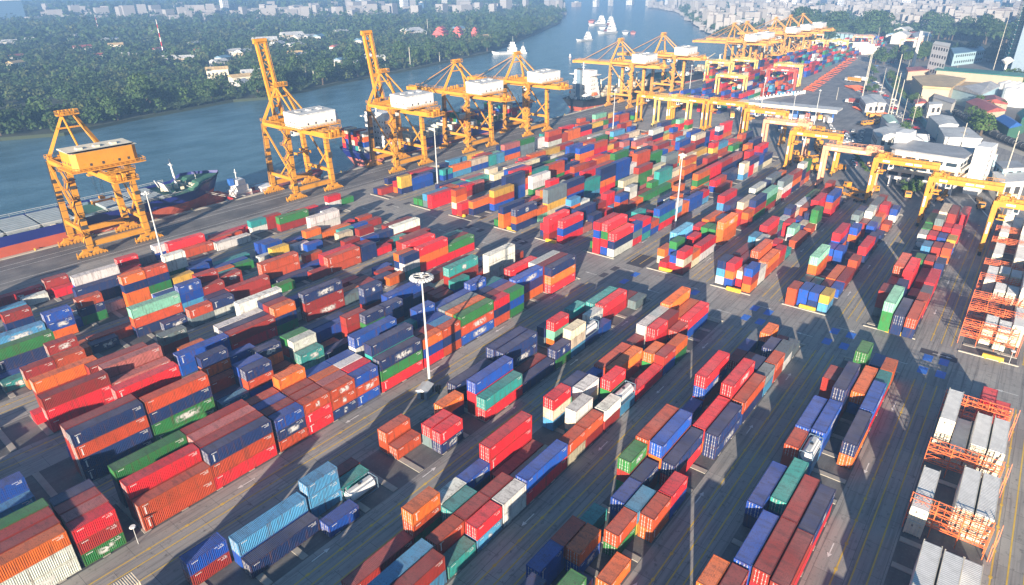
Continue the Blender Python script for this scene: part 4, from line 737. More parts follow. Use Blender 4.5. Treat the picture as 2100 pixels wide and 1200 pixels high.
# ---------------------------------------------------------------- rubber-tyred yard cranes (local: X along the rows, Y across)
def make_rtg(col, seed=0, trolley=.2, span=20.6, H=16.2):
    t = thing('yard_crane', 'yard crane', 'yard crane'); s2 = span/2; lx = 3.1
    for sy in (-1, 1):
        for sx in (-1, 1):
            m = MB(); m.beam((sx*lx,sy*s2,2.0),(sx*(lx-.5),sy*s2,H),.75,1.05,.85,up=(0,1,0)); m.build('leg', col, t)
            w_ = MB()
            for k in (-.75,.75): w_.tube((sx*4.2+k,sy*s2-.45,.72),(sx*4.2+k,sy*s2+.45,.72),.72,n=12)
            w_.build('wheels', M['rubber'], t)
        m = MB(); m.beam((-4.9,sy*s2,1.7),(4.9,sy*s2,1.7),.8,.8); m.box(-2.2,1.0,sy*s2+sy*.5-.4,sy*s2+sy*.5+.4,1.2,2.8); m.box(-5.3,-4.6,sy*s2-.5,sy*s2+.5,.5,1.5); m.box(4.6,5.3,sy*s2-.5,sy*s2+.5,.5,1.5); m.build('sill_beam', col, t)
        m = MB(); m.beam((-lx,sy*s2,H-.2),(lx,sy*s2,H-.2),.8,1.3); m.build('end_tie', col, t)
        pn = MB(); pn.box(-lx-.55,-lx-.40,sy*s2-.3,sy*s2+.3,7.0,10.8); pn.build('number_plate', M['white'], t)
    for sx in (-1, 1):
        m = MB(); m.beam((sx*(lx-.5),-s2-.6,H+.6),(sx*(lx-.5),s2+.6,H+.6),.85,1.7); m.build('girder', col, t)
        m = MB(); m.rail([(sx*(lx+.1),-s2,H+1.45),(sx*(lx+.1),s2,H+1.45)],1.1,.07); m.build('handrail', col, t)
    pl = MB()
    for k in (-5.5, -2.6, 5.2): pl.box(-lx+.02,-lx+.06,k,k+2.4,H+.35,H+1.0)
    pl.build('name_plate', M['white'], t)
    y = s2-span*trolley; m = MB(); m.box(-2.9,2.9,y-2.2,y+2.2,H+1.5,H+1.8); r = random.Random(seed)
    for i in range(9): a, c = r.uniform(-2.6,1.6), r.uniform(-2,1.2); m.box(a,a+r.uniform(.5,1.2),y+c,y+c+r.uniform(.5,1.2),H+1.8,H+r.uniform(2.3,3.3))
    for a in (-1.4,1.4): m.tube((a-.6,y,H+2.5),(a+.6,y,H+2.5),.55,n=10)
    m.rail([(-2.9,y-2.2,H+1.8),(2.9,y-2.2,H+1.8),(2.9,y+2.2,H+1.8),(-2.9,y+2.2,H+1.8),(-2.9,y-2.2,H+1.8)],1.1,.07); tr = m.build('trolley', col, t)
    m = MB(); m.box(-1.0,.9,y-3.9,y-2.3,H-2.3,H+.0); m.build('cab', M['white'], tr); m = MB(); m.box(-1.03,-1.0,y-3.7,y-2.5,H-1.9,H-.7); m.box(-.9,.8,y-3.93,y-3.9,H-1.9,H-.5); m.build('cab_glass', M['glass'], tr)
    m = MB(); sz = H-4.4; m.box(-3.0,3.0,y-.8,y-.5,sz,sz+.35); m.box(-3.0,3.0,y+.5,y+.8,sz,sz+.35); m.box(-3.1,-2.7,y-1.2,y+1.2,sz,sz+.4); m.box(2.7,3.1,y-1.2,y+1.2,sz,sz+.4); m.box(-.6,.6,y-.9,y+.9,sz+.35,sz+1.1)
    for a in (-1,1): m.tube((a,y,sz+.5),(a,y,H+1.5),.05,n=4)
    m.build('spreader', col, tr)
    m = MB(); m.rail([(lx-.6,-s2-1.0,2.0),(lx-.6,-s2-1.0,3.0)],1,.05)
    for i in range(22): m.box(-lx+.1,-lx+.6,s2+.62,s2+.67,2.4+i*.62,2.46+i*.62)
    m.beam((-lx+.1,s2+.65,2.2),(-lx+.1,s2+.65,H),.06); m.beam((-lx+.6,s2+.65,2.2),(-lx+.6,s2+.65,H),.06); m.build('ladder', col, t)
    return t
ry = make_rtg(M['crane'], 3, .12); rp_ = make_rtg(M['pink'], 4, .85); rl = make_rtg(M['paley'], 5, .5); rr_ = make_rtg(M['redc'], 6, .5)
for x, y, lb in ((318,76,'yellow yard crane spanning the fourth block, left of the salmon one'),(286,34.3,'yellow yard crane between the salmon crane and the white office building'),(268,13,'yellow yard crane with a railed girder right of the office building'),(249,-7.5,'yellow yard crane cut by the right edge, at the far end of the reefers'),(362,113.5,'yellow yard crane left of the nearer salmon crane, trolley over the road'),(375,140,'yellow yard crane at the far end of the eighth block'),(374,163,'yellow yard crane third from the river side in the far row'),(372,184,'yellow yard crane nearest the quay in the far row')):
    o = put(ry, x, y, 0, 0, lb); o['group'] = 'rubber tyred yard cranes'
for x, y, lb in ((296,55.6,'large salmon pink yard crane at the end of the third block'),(338,95,'smaller looking salmon pink yard crane behind the yellow one'),(905,185,'hazy salmon crane beside the far container field')):
    o = put(rp_, x, y, 0, 0, lb); o['group'] = 'rubber tyred yard cranes'
P_ = [(1376,262,'pale yellow crane straddling the low stacks left of the far row'),(1495,205,'pale yellow crane over the mixed stacks beyond the gate canopy'),(1470,170,'pale yellow crane nearest the river in the far container field'),(1522,165,'middle pale yellow crane behind the red one'),(1610,178,'pale yellow crane just right of the red one'),(1615,118,'hazy pale crane left of the far three'),(1667,115,'hazy pale crane middle of the far three'),(1712,117,'hazy pale crane right of the far three')]
for px, py, lb in P_:
    x, y = at(px, py); o = put(rl, x, y, 0, 0, lb); o['group'] = 'rubber tyred yard cranes'
x, y = at(1597, 189); o = put(rr_, x, y, 0, 0, 'red yard crane in the middle of the far container field'); o['group'] = 'rubber tyred yard cranes'
for px, py, lb in ((1862,115,'orange stacking crane beyond the truck park, in front of the white flats'),(1665,100,'hazy orange crane behind the far pale ones')):
    x, y = at(px, py); o = put(rp_, x, y, 0, .2, lb); o['group'] = 'rubber tyred yard cranes'
# ---------------------------------------------------------------- orange inspection racks between the reefers
def make_rack(h):
    t = thing('reefer_rack', 'rack', 'reefer rack'); w_ = 10.9
    for y in (0, w_/3, 2*w_/3, w_):
        for x in (0, 1.5): m = MB(); m.beam((x,y,0),(x,y,h+1.0),.11); m.build('post', M['orange'], t)
    for z in [2.6*(i+1)+.0 for i in range(int(h/2.6))]:
        m = MB()
        for q in range(int(w_/.9)): m.box(0,1.5,q*.9,q*.9+.07,z,z+.04)
        m.build('deck', M['orange'], t)
        m = MB(); n = 7
        for x in (0, 1.5):
            m.beam((x,0,z+1.05),(x,w_,z+1.05),.07); m.beam((x,0,z-.45),(x,w_,z-.45),.08); m.beam((x,0,z),(x,w_,z),.11,.14)
            for i in range(n): a, c = w_*i/n, w_*(i+1)/n; m.beam((x,a,z-.45 if i%2 else z),(x,c,z if i%2 else z-.45),.07); m.beam((x,a,z),(x,a,z+1.05),.06); m.beam((x,a,z if i%2 else z+1.05),(x,c,z+1.05 if i%2 else z),.05)
        m.build('railing_truss', M['orange'], t)
    for z in range(0, int(h)-1, 3): m = MB(); m.beam((.2,-.7,z),(1.3,-.7,z+2.6),.6,.1,up=(0,1,0)); m.rail([(.2,-1.0,z),(1.3,-1.0,z+2.6)],1,.05); m.build('stair', M['orange'], t)
    return t
rack2 = make_rack(5.4); yF = -11.2
for i, x in enumerate((101.0, 118.4, 137.6, 175.5, 186.2, 195.2, 209.6, 222.5, 245.2, 258)):
    o = put(rack2, x, yF+(0 if x < 150 else 1.0), 0, 0, ['nearest orange railed rack across the reefer block, low in the frame','orange railed rack between the first and second reefer bays','short orange rack beside the red container before the crossroad','orange rack standing over the lone white stacks past the crossroad','tall orange rack second past the crossroad','orange rack third past the crossroad','orange rack between paired reefers, fourth past the crossroad','orange rack fifth past the crossroad','orange rack sixth past the crossroad','farthest orange rack near the yard crane legs'][i]); o['group'] = 'inspection racks between the reefers'
# ---------------------------------------------------------------- ships (local: X to the bow, Y to port, z = 0 the waterline)
def hull(t, L, B, D, mt, mb, boot=2.2, bulb=True, sheer=2.0, stern_w=.8, deck_m=None, fc=3.0, up=True):
    """lofted hull: stations from stern to bow, rings from keel to deck edge"""
    N = 40; hb = B/2
    def half(s, k):  # k: 0 at the waterline .. 1 at the deck
        a = min(1, stern_w*(.45+.55*k)+(s/.16)*(1-stern_w*(.45+.55*k))) if s < .16 else 1
        f = .72+.13*k
        if s > f: q = (s-f)/(1-f); a = max(0, 1-q**(1.7+1.5*k))
        return hb*a
    def xx(s, k): return L*s+(L*.035*k*max(0,(s-.9)/.1)) - (L*.02*(1-k) if s > .97 else 0)+(L*.03*(1-k) if s < .03 else 0)
    def zt(s): return D+sheer*max(0,(s-.8)/.2)**1.5+(fc if s > .90 else 0)
    def loft(z0f, z1f, name, mat, rows):
        m = MB(); n = len(m.v)
        for sg in (1, -1):
            for i in range(N):
                for j in range(rows):
                    P = []
                    for di, dj in ((0,0),(1,0),(1,1),(0,1)):
                        s = (i+di)/N; r = (j+dj)/rows; z = z0f(s)+(z1f(s)-z0f(s))*r; k = max(0, min(1, z/zt(s))); P.append((xx(s,k), sg*half(s,k), z))
                    m.q(*(P if sg < 0 else P[::-1]))
        for j in range(rows):   # transom
            P = []
            for sg, dj in ((1,0),(-1,0),(-1,1),(1,1)):
                r = (j+dj)/rows; z = z0f(0)+(z1f(0)-z0f(0))*r; k = max(0, min(1, z/zt(0))); P.append((xx(0,k), sg*half(0,k), z))
            m.q(*P)
        return m.build(name, mat, t)
    loft(lambda s: boot, zt, 'hull', mt, 5); loft(lambda s: -2.0, lambda s: boot, 'hull_bottom', mb, 3)
    m = MB()
    for i in range(N):
        a, c = i/N, (i+1)/N; za, zc = zt(a)-1.0, zt(c)-1.0
        m.q((xx(a,1),-half(a,1)+.1,za),(xx(c,1),-half(c,1)+.1,zc),(xx(c,1),half(c,1)-.1,zc),(xx(a,1),half(a,1)-.1,za))
    m.build('deck', deck_m or M['dgreen'], t)
    m = MB()
    for sg in (-1, 1):
        pts = [(xx(i/24,1), sg*(half(i/24,1)-.15), zt(i/24)) for i in range(0, 22)]
        m.rail(pts, 1.1, .07, 4)
    m.build('deck_railing', M['lgrey'] if deck_m is None else deck_m, t)
    if bulb: bz_ = boot*.30; m = MB(); m.tube((L*.88,0,bz_-.8),(L*.99,0,bz_),B*.15,B*.15,14); m.tube((L*.99,0,bz_),(L*1.02,0,bz_+.1),B*.15,B*.125,14,cap=False); m.tube((L*1.02,0,bz_+.1),(L*1.045,0,bz_+.15),B*.125,B*.05,14); m.build('bulbous_bow', mb, t)
    return half, xx, zt
def block(m, x0, x1, w, z0, z1): m.box(x0, x1, -w/2, w/2, z0, z1)
def superstructure(t, x, w, z, decks, fun_m, dep=9, name='accommodation'):
    m = MB()
    for i in range(decks): block(m, x+i*.35, x+dep-i*.25, w-i*1.0, z+i*2.7, z+i*2.7+2.62); m.box(x+i*.35-.5, x+dep-i*.25+.4, -w/2+i*.5-.3, w/2-i*.5+.3, z+i*2.7+2.62, z+i*2.7+2.7)
    zt = z+decks*2.7; m.box(x+1, x+dep-2, -w/2-1.5, w/2+1.5, zt, zt+.3); m.box(x+2, x+dep-2, -w/2+2, w/2-2, zt+.3, zt+3); m.build(name, M['white'], t)
    g = MB()
    for i in range(decks):
        for j in range(int(w/2.2)-1): y = -w/2+i*.5+1+j*2.1; g.box(x+dep-i*.25, x+dep-i*.25+.04, y, y+.8, z+i*2.7+1.1, z+i*2.7+1.8); g.box(x+i*.35-.04, x+i*.35, y, y+.8, z+i*2.7+1.1, z+i*2.7+1.8)
        for j in range(3):
            X = x+1.5+j*2.2
            for sg in (-1,1): yy = sg*(w/2-i*.5); g.box(X, X+.8, min(yy,yy+sg*.04), max(yy,yy+sg*.04), z+i*2.7+1.1, z+i*2.7+1.8)
    g.box(x+dep-2, x+dep-1.95, -w/2+2.3, w/2-2.3, zt+1.3, zt+2.3); g.build('window', M['glass'], t)
    f = MB(); f.hexa([(x-3.6,-1.8,z),(x-.6,-1.8,z),(x-.6,1.8,z),(x-3.6,1.8,z),(x-3.2,-1.4,zt+4),(x-.9,-1.4,zt+4),(x-.9,1.4,zt+4),(x-3.2,1.4,zt+4)]); f.build('funnel', fun_m, t)
    f = MB(); f.box(x-3.3,x-.8,-1.5,1.5,zt+4,zt+4.7); f.build('funnel_top', M['dark'], t)
    q = MB(); q.beam((x+3,0,zt+3),(x+3,0,zt+8.5),.35); q.beam((x+3,-2,zt+6.5),(x+3,2,zt+6.5),.15); q.beam((x+3,-1,zt+5),(x+3,1,zt+5),.3); q.build('radar_mast', M['white'], t)
    l = MB()
    for sg in (-1,1): l.hexa([(x+1,sg*(w/2+.6)-1,z+3),(x+6,sg*(w/2+.6)-1,z+3),(x+6,sg*(w/2+.6)+1,z+3),(x+1,sg*(w/2+.6)+1,z+3),(x+1.8,sg*(w/2+.6)-.8,z+4.8),(x+5.2,sg*(w/2+.6)-.8,z+4.8),(x+5.2,sg*(w/2+.6)+.8,z+4.8),(x+1.8,sg*(w/2+.6)+.8,z+4.8)])
    l.build('lifeboat', M['orange'], t)
    return zt
def deck_boxes(t, x0, x1, y0, y1, z, tiers, seed, lowp=.2):
    """containers carried on deck, one mesh each (they share two meshes)"""
    r = random.Random(seed); n = 0; x = x0
    while x+6.1 <= x1:
        y = y0; h0 = r.choice(tiers)
        while y+2.44 <= y1:
            h = max(0, h0+r.choice((-1,0,0,0)))
            for k in range(h):
                c = PAL[r.choice('mmrubbnnkgtwoc')]; M4 = t.matrix_basis; q = len(SBV)
                for zz in (0, 2.42):
                    for ex, ey in ((0,0),(6.06,0),(6.06,2.4),(0,2.4)): SBV.append(tuple(M4@Vector((x+ex,y+ey,z+k*2.5+zz))))
                for fc in ((4,5,6,7),(0,1,5,4),(1,2,6,5),(2,3,7,6),(3,0,4,7)): SBF.append(tuple(q+v for v in fc)); SBC.extend([(*c,1)]*4)
            y += 2.5
        x += 6.3
SBV, SBF, SBC = [], [], []
def place_ship(name, lb, x, y, rz): return thing(name, lb, 'ship', (x, y, WL), rz, None)
# 1: blue bulk / feeder ship, bow at the gap beside the first crane
L1 = 118; s1 = place_ship('cargo_ship', 'dark blue cargo ship with a red bottom and bulbous bow behind the leftmost crane', 130-L1*1.0, quay_y(60)+13.0, -.028)
half, xx, zt = hull(s1, L1, 22.5, 10.2, M['hull_blue'], M['boot'], 6.8, True, 1.2, fc=2.2)
m = MB()
for i in range(7):
    x = 22+i*10.6
    if i not in (4,): m.box(x, x+9.2, -8.6, 8.6, 7.6, 9.9)
m.build('hatch_coaming', M['dblue'], s1)
for i in (0,1,2,3,5,6):
    x = 22+i*10.6; m = MB(); m.box(x-.3, x+9.5, -8.9, 8.9, 9.9, 10.6)
    for j in range(8): m.box(x-.3, x+9.5, -8.4+j*2.2, -8.1+j*2.2, 10.6, 10.75)
    m.build('hatch_cover', M['dblue'], s1)
m = MB(); x = 22+4*10.6; m.box(x,x+9.2,-8.6,-8.2,7.6,10.2); m.box(x,x+9.2,8.2,8.6,7.6,10.2); m.box(x,x+.4,-8.6,8.6,7.6,10.2); m.box(x,x+9.2,-8.2,8.2,7.95,8.0); m.build('open_hold', M['steelblue'], s1)
m = MB(); r = random.Random(2)
for i in range(70):
    x = r.uniform(22,96); y = r.choice((-9.6,9.6))+r.uniform(-.6,.6); m.box(x,x+r.uniform(.4,1.6),y,y+r.uniform(.3,.9),8.0,8.3+r.uniform(.3,1.6))
for i in range(24): x = r.uniform(97,112); y = r.uniform(-5,5); m.box(x,x+r.uniform(.4,1.4),y,y+r.uniform(.3,1.2),10.2,10.7+r.uniform(.2,1.2))
m.build('deck_gear', M['cream'], s1)
m = MB(); m.hexa([(99,-5.8,10.2),(99.3,-5.8,10.2),(99.3,5.8,10.2),(99,5.8,10.2),(97.5,-5.2,13.6),(97.8,-5.2,13.6),(97.8,5.2,13.6),(97.5,5.2,13.6)]); m.build('breakwater', M['white'], s1)
m = MB(); m.tube((104,0,10),(103.2,0,22),.5,.25,8); m.box(102.9,103.6,-1.2,1.2,19.5,19.8); m.tube((112,0,11),(112,0,14.5),.15,.1,6); m.build('foremast', M['white'], s1)
m = MB()
for sg in (-1,1): m.box(108.2,109.4,sg*3.9-.4,sg*3.9+.4,5.2,7.4); m.beam((108.8,sg*4.1,7),(108.8,sg*3.6,9.8),.4)
m.build('anchor', M['hull_blue'], s1)
# 2: small red supply ship under the second crane
s2_ = place_ship('supply_ship', 'small red hulled ship with white cabin and red deck under the first raised boom crane', 133, quay_y(155)+6.6, -.028)
hull(s2_, 46, 10, 3.2, M['red'], M['boot'], .5, False, 1.4, deck_m=M['roofred'], fc=.8)
m = MB(); block(m, 2, 9, 7.5, 2.6, 5.2); block(m, 3, 8, 6.5, 5.2, 7.6); block(m, 4, 7.5, 5, 7.6, 9.6); m.box(14,20,-3,3,2.4,4.4); m.build('cabin', M['white'], s2_)
m = MB(); m.box(7.5,7.55,-2,2,8.2,9.2); m.box(8.0,8.05,-2.6,2.6,6,7); m.build('window', M['glass'], s2_)
m = MB(); m.box(21,38,-4.2,4.2,2.3,3.4); m.build('hatch_cover', M['roofred'], s2_)
m = MB(); m.tube((5,0,9.6),(5,0,14),.15,n=6); m.beam((5,-1.2,12.5),(5,1.2,12.5),.12); m.build('mast', M['white'], s2_)
m = MB(); m.box(1.4,3.2,-1,1,7.6,10.4); m.build('funnel', M['blue'], s2_)
# 3: the blue container ship
L3 = 140; s3 = place_ship('container_ship', 'long blue container ship with a pinkish bottom moored behind three quay cranes', 203, quay_y(203)+12.8, -.026)
hull(s3, L3, 22, 9.2, M['hull_blue'], M['boot2'], 4.2, True, 1.6, stern_w=.88, deck_m=M['dblue'], fc=2.6)
superstructure(s3, 15, 19, 8.4, 5, M['white'], 10)
m = MB()
for i in range(15): m.box(31+i*6.3, 31+i*6.3+.7, -9.8, 9.8, 8.2, 12.4)
for i in range(60): x = random.uniform(30,120); y = random.choice((-10.2,10.2)); m.box(x,x+1,y-.4,y+.4,8.2,9.2+random.random()*1.5)
m.build('cell_guides', M['cream'], s3)
m = MB(); m.box(33,62,-9.4,9.4,8.2,9.6); m.box(44,56,-6,6,9.6,11.4); m.build('hatch_cover', M['dblue'], s3)
m = MB(); m.tube((132,0,11.5),(132,0,19),.3,.2,6); m.build('foremast', M['white'], s3)
m = MB()
for i in range(2):
    x = 40+i*34; m.tube((x,8,8.2),(x,8,17),.9,.8,10); m.beam((x,8,16.6),(x-19,7,20),.8,.9,.5)
m.build('deck_crane', M['white'], s3)
deck_boxes(s3, 1, 13, -9.8, 9.8, 8.8, (3,4,4), 5); deck_boxes(s3, 64, 128, -9.6, 9.6, 9.4, (1,2,3,3), 6)
# 4, 5: bulk carriers at the far berths
def bulker(lb, x, L, seed, y_off=13.5, white=True):
    s = place_ship('bulk_carrier', lb, x, quay_y(min(x,480))+y_off, -.01)
    hull(s, L, 23, 8.6, M['hull_black'], M['boot'], 3.0, True, 1.8, stern_w=.8, deck_m=M['dgreen'], fc=2.4)
    superstructure(s, 9, 18, 7.6, 6, M['steelblue'], 12)
    m = MB(); r = random.Random(seed)
    for i in range(int((L-45)/9)):
        for j in range(4): X = 28+i*9+r.uniform(-1,1); Y = -8+j*4.4; h = r.uniform(1.5,3.4); m.hexa([(X,Y,7.6),(X+8,Y,7.6),(X+8,Y+4,7.6),(X,Y+4,7.6),(X+1,Y+.6,7.6+h),(X+7,Y+.6,7.6+h),(X+7,Y+3.4,7.6+h),(X+1,Y+3.4,7.6+h)])
    m.build('bagged_cargo', M['stoneb'], s)
    m = MB()
    for i in range(3): X = 36+i*(L-60)/3; m.tube((X,0,7.6),(X,0,18),.9,.7,10); m.beam((X,0,17),(X+17,0,20),.7,.8,.4)
    m.build('cargo_crane', M['cream'], s)
    m = MB()
    for i in range(16): X = r.uniform(1,9); Y = r.uniform(-8,8); m.box(X,X+1,Y,Y+.8,7.6,8.2+r.random()*1.8)
    m.build('deck_gear', M['white'], s); return s
bulker('black bulk carrier with a tall white superstructure and blue funnel, stern towards the viewer', 396, 140, 3)
bulker('second black bulk carrier with blue green deck farther along the quay', 552, 150, 4)
bulker('hazy dark ship at the last berth below the far cranes', 715, 130, 8)
me = bpy.data.meshes.new('deck_container_mass'); me.from_pydata(SBV, [], SBF); a_ = me.color_attributes.new('hue', 'FLOAT_COLOR', 'CORNER'); a_.data.foreach_set('color', np.array(SBC, dtype=np.float32).ravel()); me.materials.append(M['mass'])
props(link('deck_container_stacks', me), 'mixed coloured containers stacked on the stern and middle of the blue ship', 'container stacks', kind='stuff')
# craft on the river
def small_boat(name, lb, px, py, L, rz, mt, cab=True, cat='boat', group=None):
    x, y = at(px, py, WL); t = thing(name, lb, cat, (x,y,WL), rz, group); b = L*.2
    m = MB(); m.hexa([(0,-b*.5,0),(L*.8,-b*.6,0),(L*.8,b*.6,0),(0,b*.5,0),(0,-b*.8,L*.08),(L*.82,-b,L*.08),(L*.82,b,L*.08),(0,b*.8,L*.08)]); m.hexa([(L*.8,-b*.6,0),(L*.98,-.1,0),(L*.98,.1,0),(L*.8,b*.6,0),(L*.82,-b,L*.08),(L*1.05,-.1,L*.13),(L*1.05,.1,L*.13),(L*.82,b,L*.08)]); m.build('hull', mt, t)
    if cab:
        m = MB(); m.box(L*.08,L*.38,-b*.6,b*.6,L*.08,L*.22); m.box(L*.12,L*.32,-b*.5,b*.5,L*.22,L*.33); m.box(L*.16,L*.28,-b*.4,b*.4,L*.33,L*.42); m.build('cabin', M['white'], t)
        m = MB(); m.box(L*.38,L*.385,-b*.5,b*.5,L*.15,L*.19); m.box(L*.32,L*.325,-b*.4,b*.4,L*.26,L*.30); m.build('window', M['glass'], t)
        m = MB(); m.tube((L*.2,0,L*.42),(L*.2,0,L*.62),.15,n=5); m.build('mast', M['lgrey'], t)
    return t
small_boat('cargo_ship', 'white ship with tall masts at anchor in mid river, left of its smaller neighbour', 1062, 110, 34, 2.6, M['white'])
small_boat('cargo_ship', 'small white ship anchored right beside the taller masted one', 1080, 110, 22, 2.4, M['white'])
small_boat('motor_boat', 'tiny pink and white motor boat alone in the river', 1169, 119, 9, .6, M['roofred'])
for i, (px, py) in enumerate(((700,160),(725,159),(790,152),(845,135),(870,127),(960,95),(985,92),(1010,88),(1040,84))):
    small_boat('fishing_boat', ['fishing boat at the wooded bank nearest the raised crane','second fishing boat from the raised crane along the bank','fishing boat off the trees behind the second raised boom','fishing boat under the bare mast like poles at the bank','fishing boat beside the previous one at the bank','moored craft before the village left of the red temples','moored craft in front of the village houses','river craft just past the village','farthest moored craft on the left bank'][i], px, py, 16, .5, M['roofred'] if i % 2 else M['cream'])
bz = 0
for px, py, L, w in ((1212,47,40,0),(1225,50,38,0),(1240,52,44,1),(1258,50,36,1),(1262,68,42,1),(1235,60,40,0),(1245,68,36,0),(1282,70,34,0),(1212,83,30,1),(1298,70,28,0)):
    small_boat('river_barge' if not w else 'cargo_ship', ['barge left end of the moored cluster in mid river','second barge of the moored cluster','white ship at the back of the moored cluster','white ship right of the back of the cluster','biggest white ship nearest in the moored cluster','rust barge left of the big white ship','rust barge alongside the big white ship','barge just right of the big white ship','red and white dredger downstream of the cluster','lone barge at the right of the cluster'][bz], px, py, L, 2.9 if w else .5, M['lgrey'] if bz % 3 else M['boot2'], bool(w)); bz += 1
# mooring lines
m = MB()
for a, c in (((118,quay_y(118)+8,8),(134,quay_y(134)-.7,.8)),((118,quay_y(118)+7,8),(137,quay_y(137)-.7,.8))):
    P = [Vector(a).lerp(Vector(c), k/8)-Vector((0,0,1.3*math.sin(math.pi*k/8))) for k in range(9)]
    for u, v in zip(P, P[1:]): m.tube(u, v, .09, n=4, cap=False)
single('mooring_line', m, M['rope'], 'pair of pale mooring lines crossing the water from the blue bow to the quay', 'mooring line')
m = MB()
for a, c in (((110,quay_y(110)+4,7),(92,quay_y(92)-.7,.8)),((112,quay_y(112)+5,7.5),(82,quay_y(82)-.7,.8))):
    P = [Vector(a).lerp(Vector(c), k/8)-Vector((0,0,.8*math.sin(math.pi*k/8))) for k in range(9)]
    for u, v in zip(P, P[1:]): m.tube(u, v, .08, n=4, cap=False)
single('mooring_line', m, M['rope'], 'mooring lines running back along the red hull to the quay edge', 'mooring line')
# ---------------------------------------------------------------- vegetation
def leaf_cloud(cx, cy, cz, R, H, n, leaf, rng, droop=0):
    """n leaf clumps (bent quads) spread through an uneven crown volume; returns (n*4,3) points"""
    k = rng.integers(3, 6); cs = rng.normal(0, .42, (k, 3)); cs[:,2] = np.abs(cs[:,2])*.8; rr = rng.uniform(.45, .8, k)
    w = rng.integers(0, k, n); d = rng.normal(0, 1, (n, 3)); d /= np.linalg.norm(d, axis=1)[:,None]; d[:,2] = np.abs(d[:,2])*1.0-.25
    p = cs[w]+d*(rr[w]*rng.uniform(.75, 1.08, n))[:,None]; p *= [R, R, H]; p += [cx, cy, cz]
    a = rng.normal(0, 1, (n, 3)); a /= np.linalg.norm(a, axis=1)[:,None]; nn = d+rng.normal(0,.5,(n,3)); nn[:,2] += .5
    u = np.cross(nn, a); u /= np.linalg.norm(u, axis=1)[:,None]+1e-9; v = np.cross(nn, u); v /= np.linalg.norm(v, axis=1)[:,None]+1e-9
    s = leaf*rng.uniform(.6, 1.3, (n, 1)); u *= s; v *= s*.7
    return np.stack([p-u, p-v, p+u, p+v], 1).reshape(-1, 3)
def cloud_mesh(name, pts, mat):
    n = len(pts)//4; me = bpy.data.meshes.new(name); me.vertices.add(len(pts)); me.vertices.foreach_set('co', pts.astype(np.float32).ravel())
    me.loops.add(n*4); me.loops.foreach_set('vertex_index', np.arange(n*4, dtype=np.int32)); me.polygons.add(n); me.polygons.foreach_set('loop_start', np.arange(0, n*4, 4, dtype=np.int32))
    try: me.polygons.foreach_set('loop_total', np.full(n, 4, dtype=np.int32))
    except Exception: pass
    me.materials.append(mat); me.update(calc_edges=True); return me
def make_tree(seed, R, H, mat, n=700, leaf=.75):
    rng = np.random.default_rng(seed); t = thing('broadleaf_tree', 'tree', 'tree'); th = H*.45
    link('crown', cloud_mesh('crown', leaf_cloud(0,0,th,R,H-th,n,leaf,rng), mat), t)
    m = MB(); m.tube((0,0,-.3),(0,0,th*1.2),R*.10,R*.05,7)
    for i in range(5): a = rng.uniform(0,6.28); m.tube((0,0,th*rng.uniform(.5,.9)),(R*.55*math.cos(a),R*.55*math.sin(a),th+H*.22),R*.045,R*.02,5)
    m.build('trunk', M['bark'], t); return t
def make_palm(seed, H=7, n=16, mat=None):
    rng = np.random.default_rng(seed); t = thing('nipa_palm', 'palm', 'palm'); m = MB()
    for i in range(n):
        a = 6.28*i/n+rng.uniform(-.2,.2); tl = rng.uniform(.25,.75); L = H*rng.uniform(.8,1.1); c, s = math.cos(a), math.sin(a); pr = None
        for k in range(5):
            f = k/4; r = L*f*math.sin(tl)*(.5+.8*f); z = L*(f*math.cos(tl)*1.05-.35*f*f); w = .55*(1-f)+.12; p = (c*r,s*r,z); q = ((c*r-s*w,s*r+c*w,z-.2),(c*r+s*w,s*r-c*w,z-.2))
            if pr: m.q(pr[0], q[0], p, pr[2]); m.q(pr[2], p, q[1], pr[1])
            pr = (q[0], q[1], p)
    m.build('fronds', mat or M['palm'], t); return t
def inside(poly, x, y):
    r = False; n = len(poly)
    for i in range(n):
        x1, y1 = poly[i]; x2, y2 = poly[(i+1)%n]
        if (y1 > y) != (y2 > y) and x < (x2-x1)*(y-y1)/(y2-y1)+x1: r = not r
    return r
shore = bank[:14]
def shore_y(x):
    for a, c in zip(shore, shore[1:]):
        if a[0] <= x <= c[0]: return a[1]+(c[1]-a[1])*(x-a[0])/(c[0]-a[0])
    return 1e9
TR = [make_tree(1, 6.5, 12, M['leafA']), make_tree(2, 5, 9.5, M['leafB'], 520, .65), make_tree(3, 8.5, 15, M['leafA'], 1000, .85)]
PALM = make_palm(4); rt = random.Random(21); TG = 'trees along the far river bank'; TLAB = ['dark leafy tree among the trees lining the far river bank', 'small light green tree among those lining the far river bank', 'big spreading tree among those lining the far river bank']
for i in range(95):
    x = 118+rt.random()**1.1*900; y = shore_y(x)+rt.uniform(3, 34); k = rt.choice((0,0,1,2)); o = put(TR[k], x, y, -1.3, rt.uniform(0,6.28), TLAB[k], rt.uniform(.75,1.25)); o['group'] = ['dark bank trees','light green bank trees','big spreading bank trees'][k]
for i in range(90):
    x = 200+rt.random()*150; o = put(PALM, x, shore_y(x)+rt.uniform(0,9), -1.4, rt.uniform(0,6.28), 'nipa palm clump in the fringe of palms at the far water edge', rt.uniform(.7,1.15)); o['group'] = 'nipa palms at the water edge'
CLEAR = []   # houses among the trees: kept free of crowns
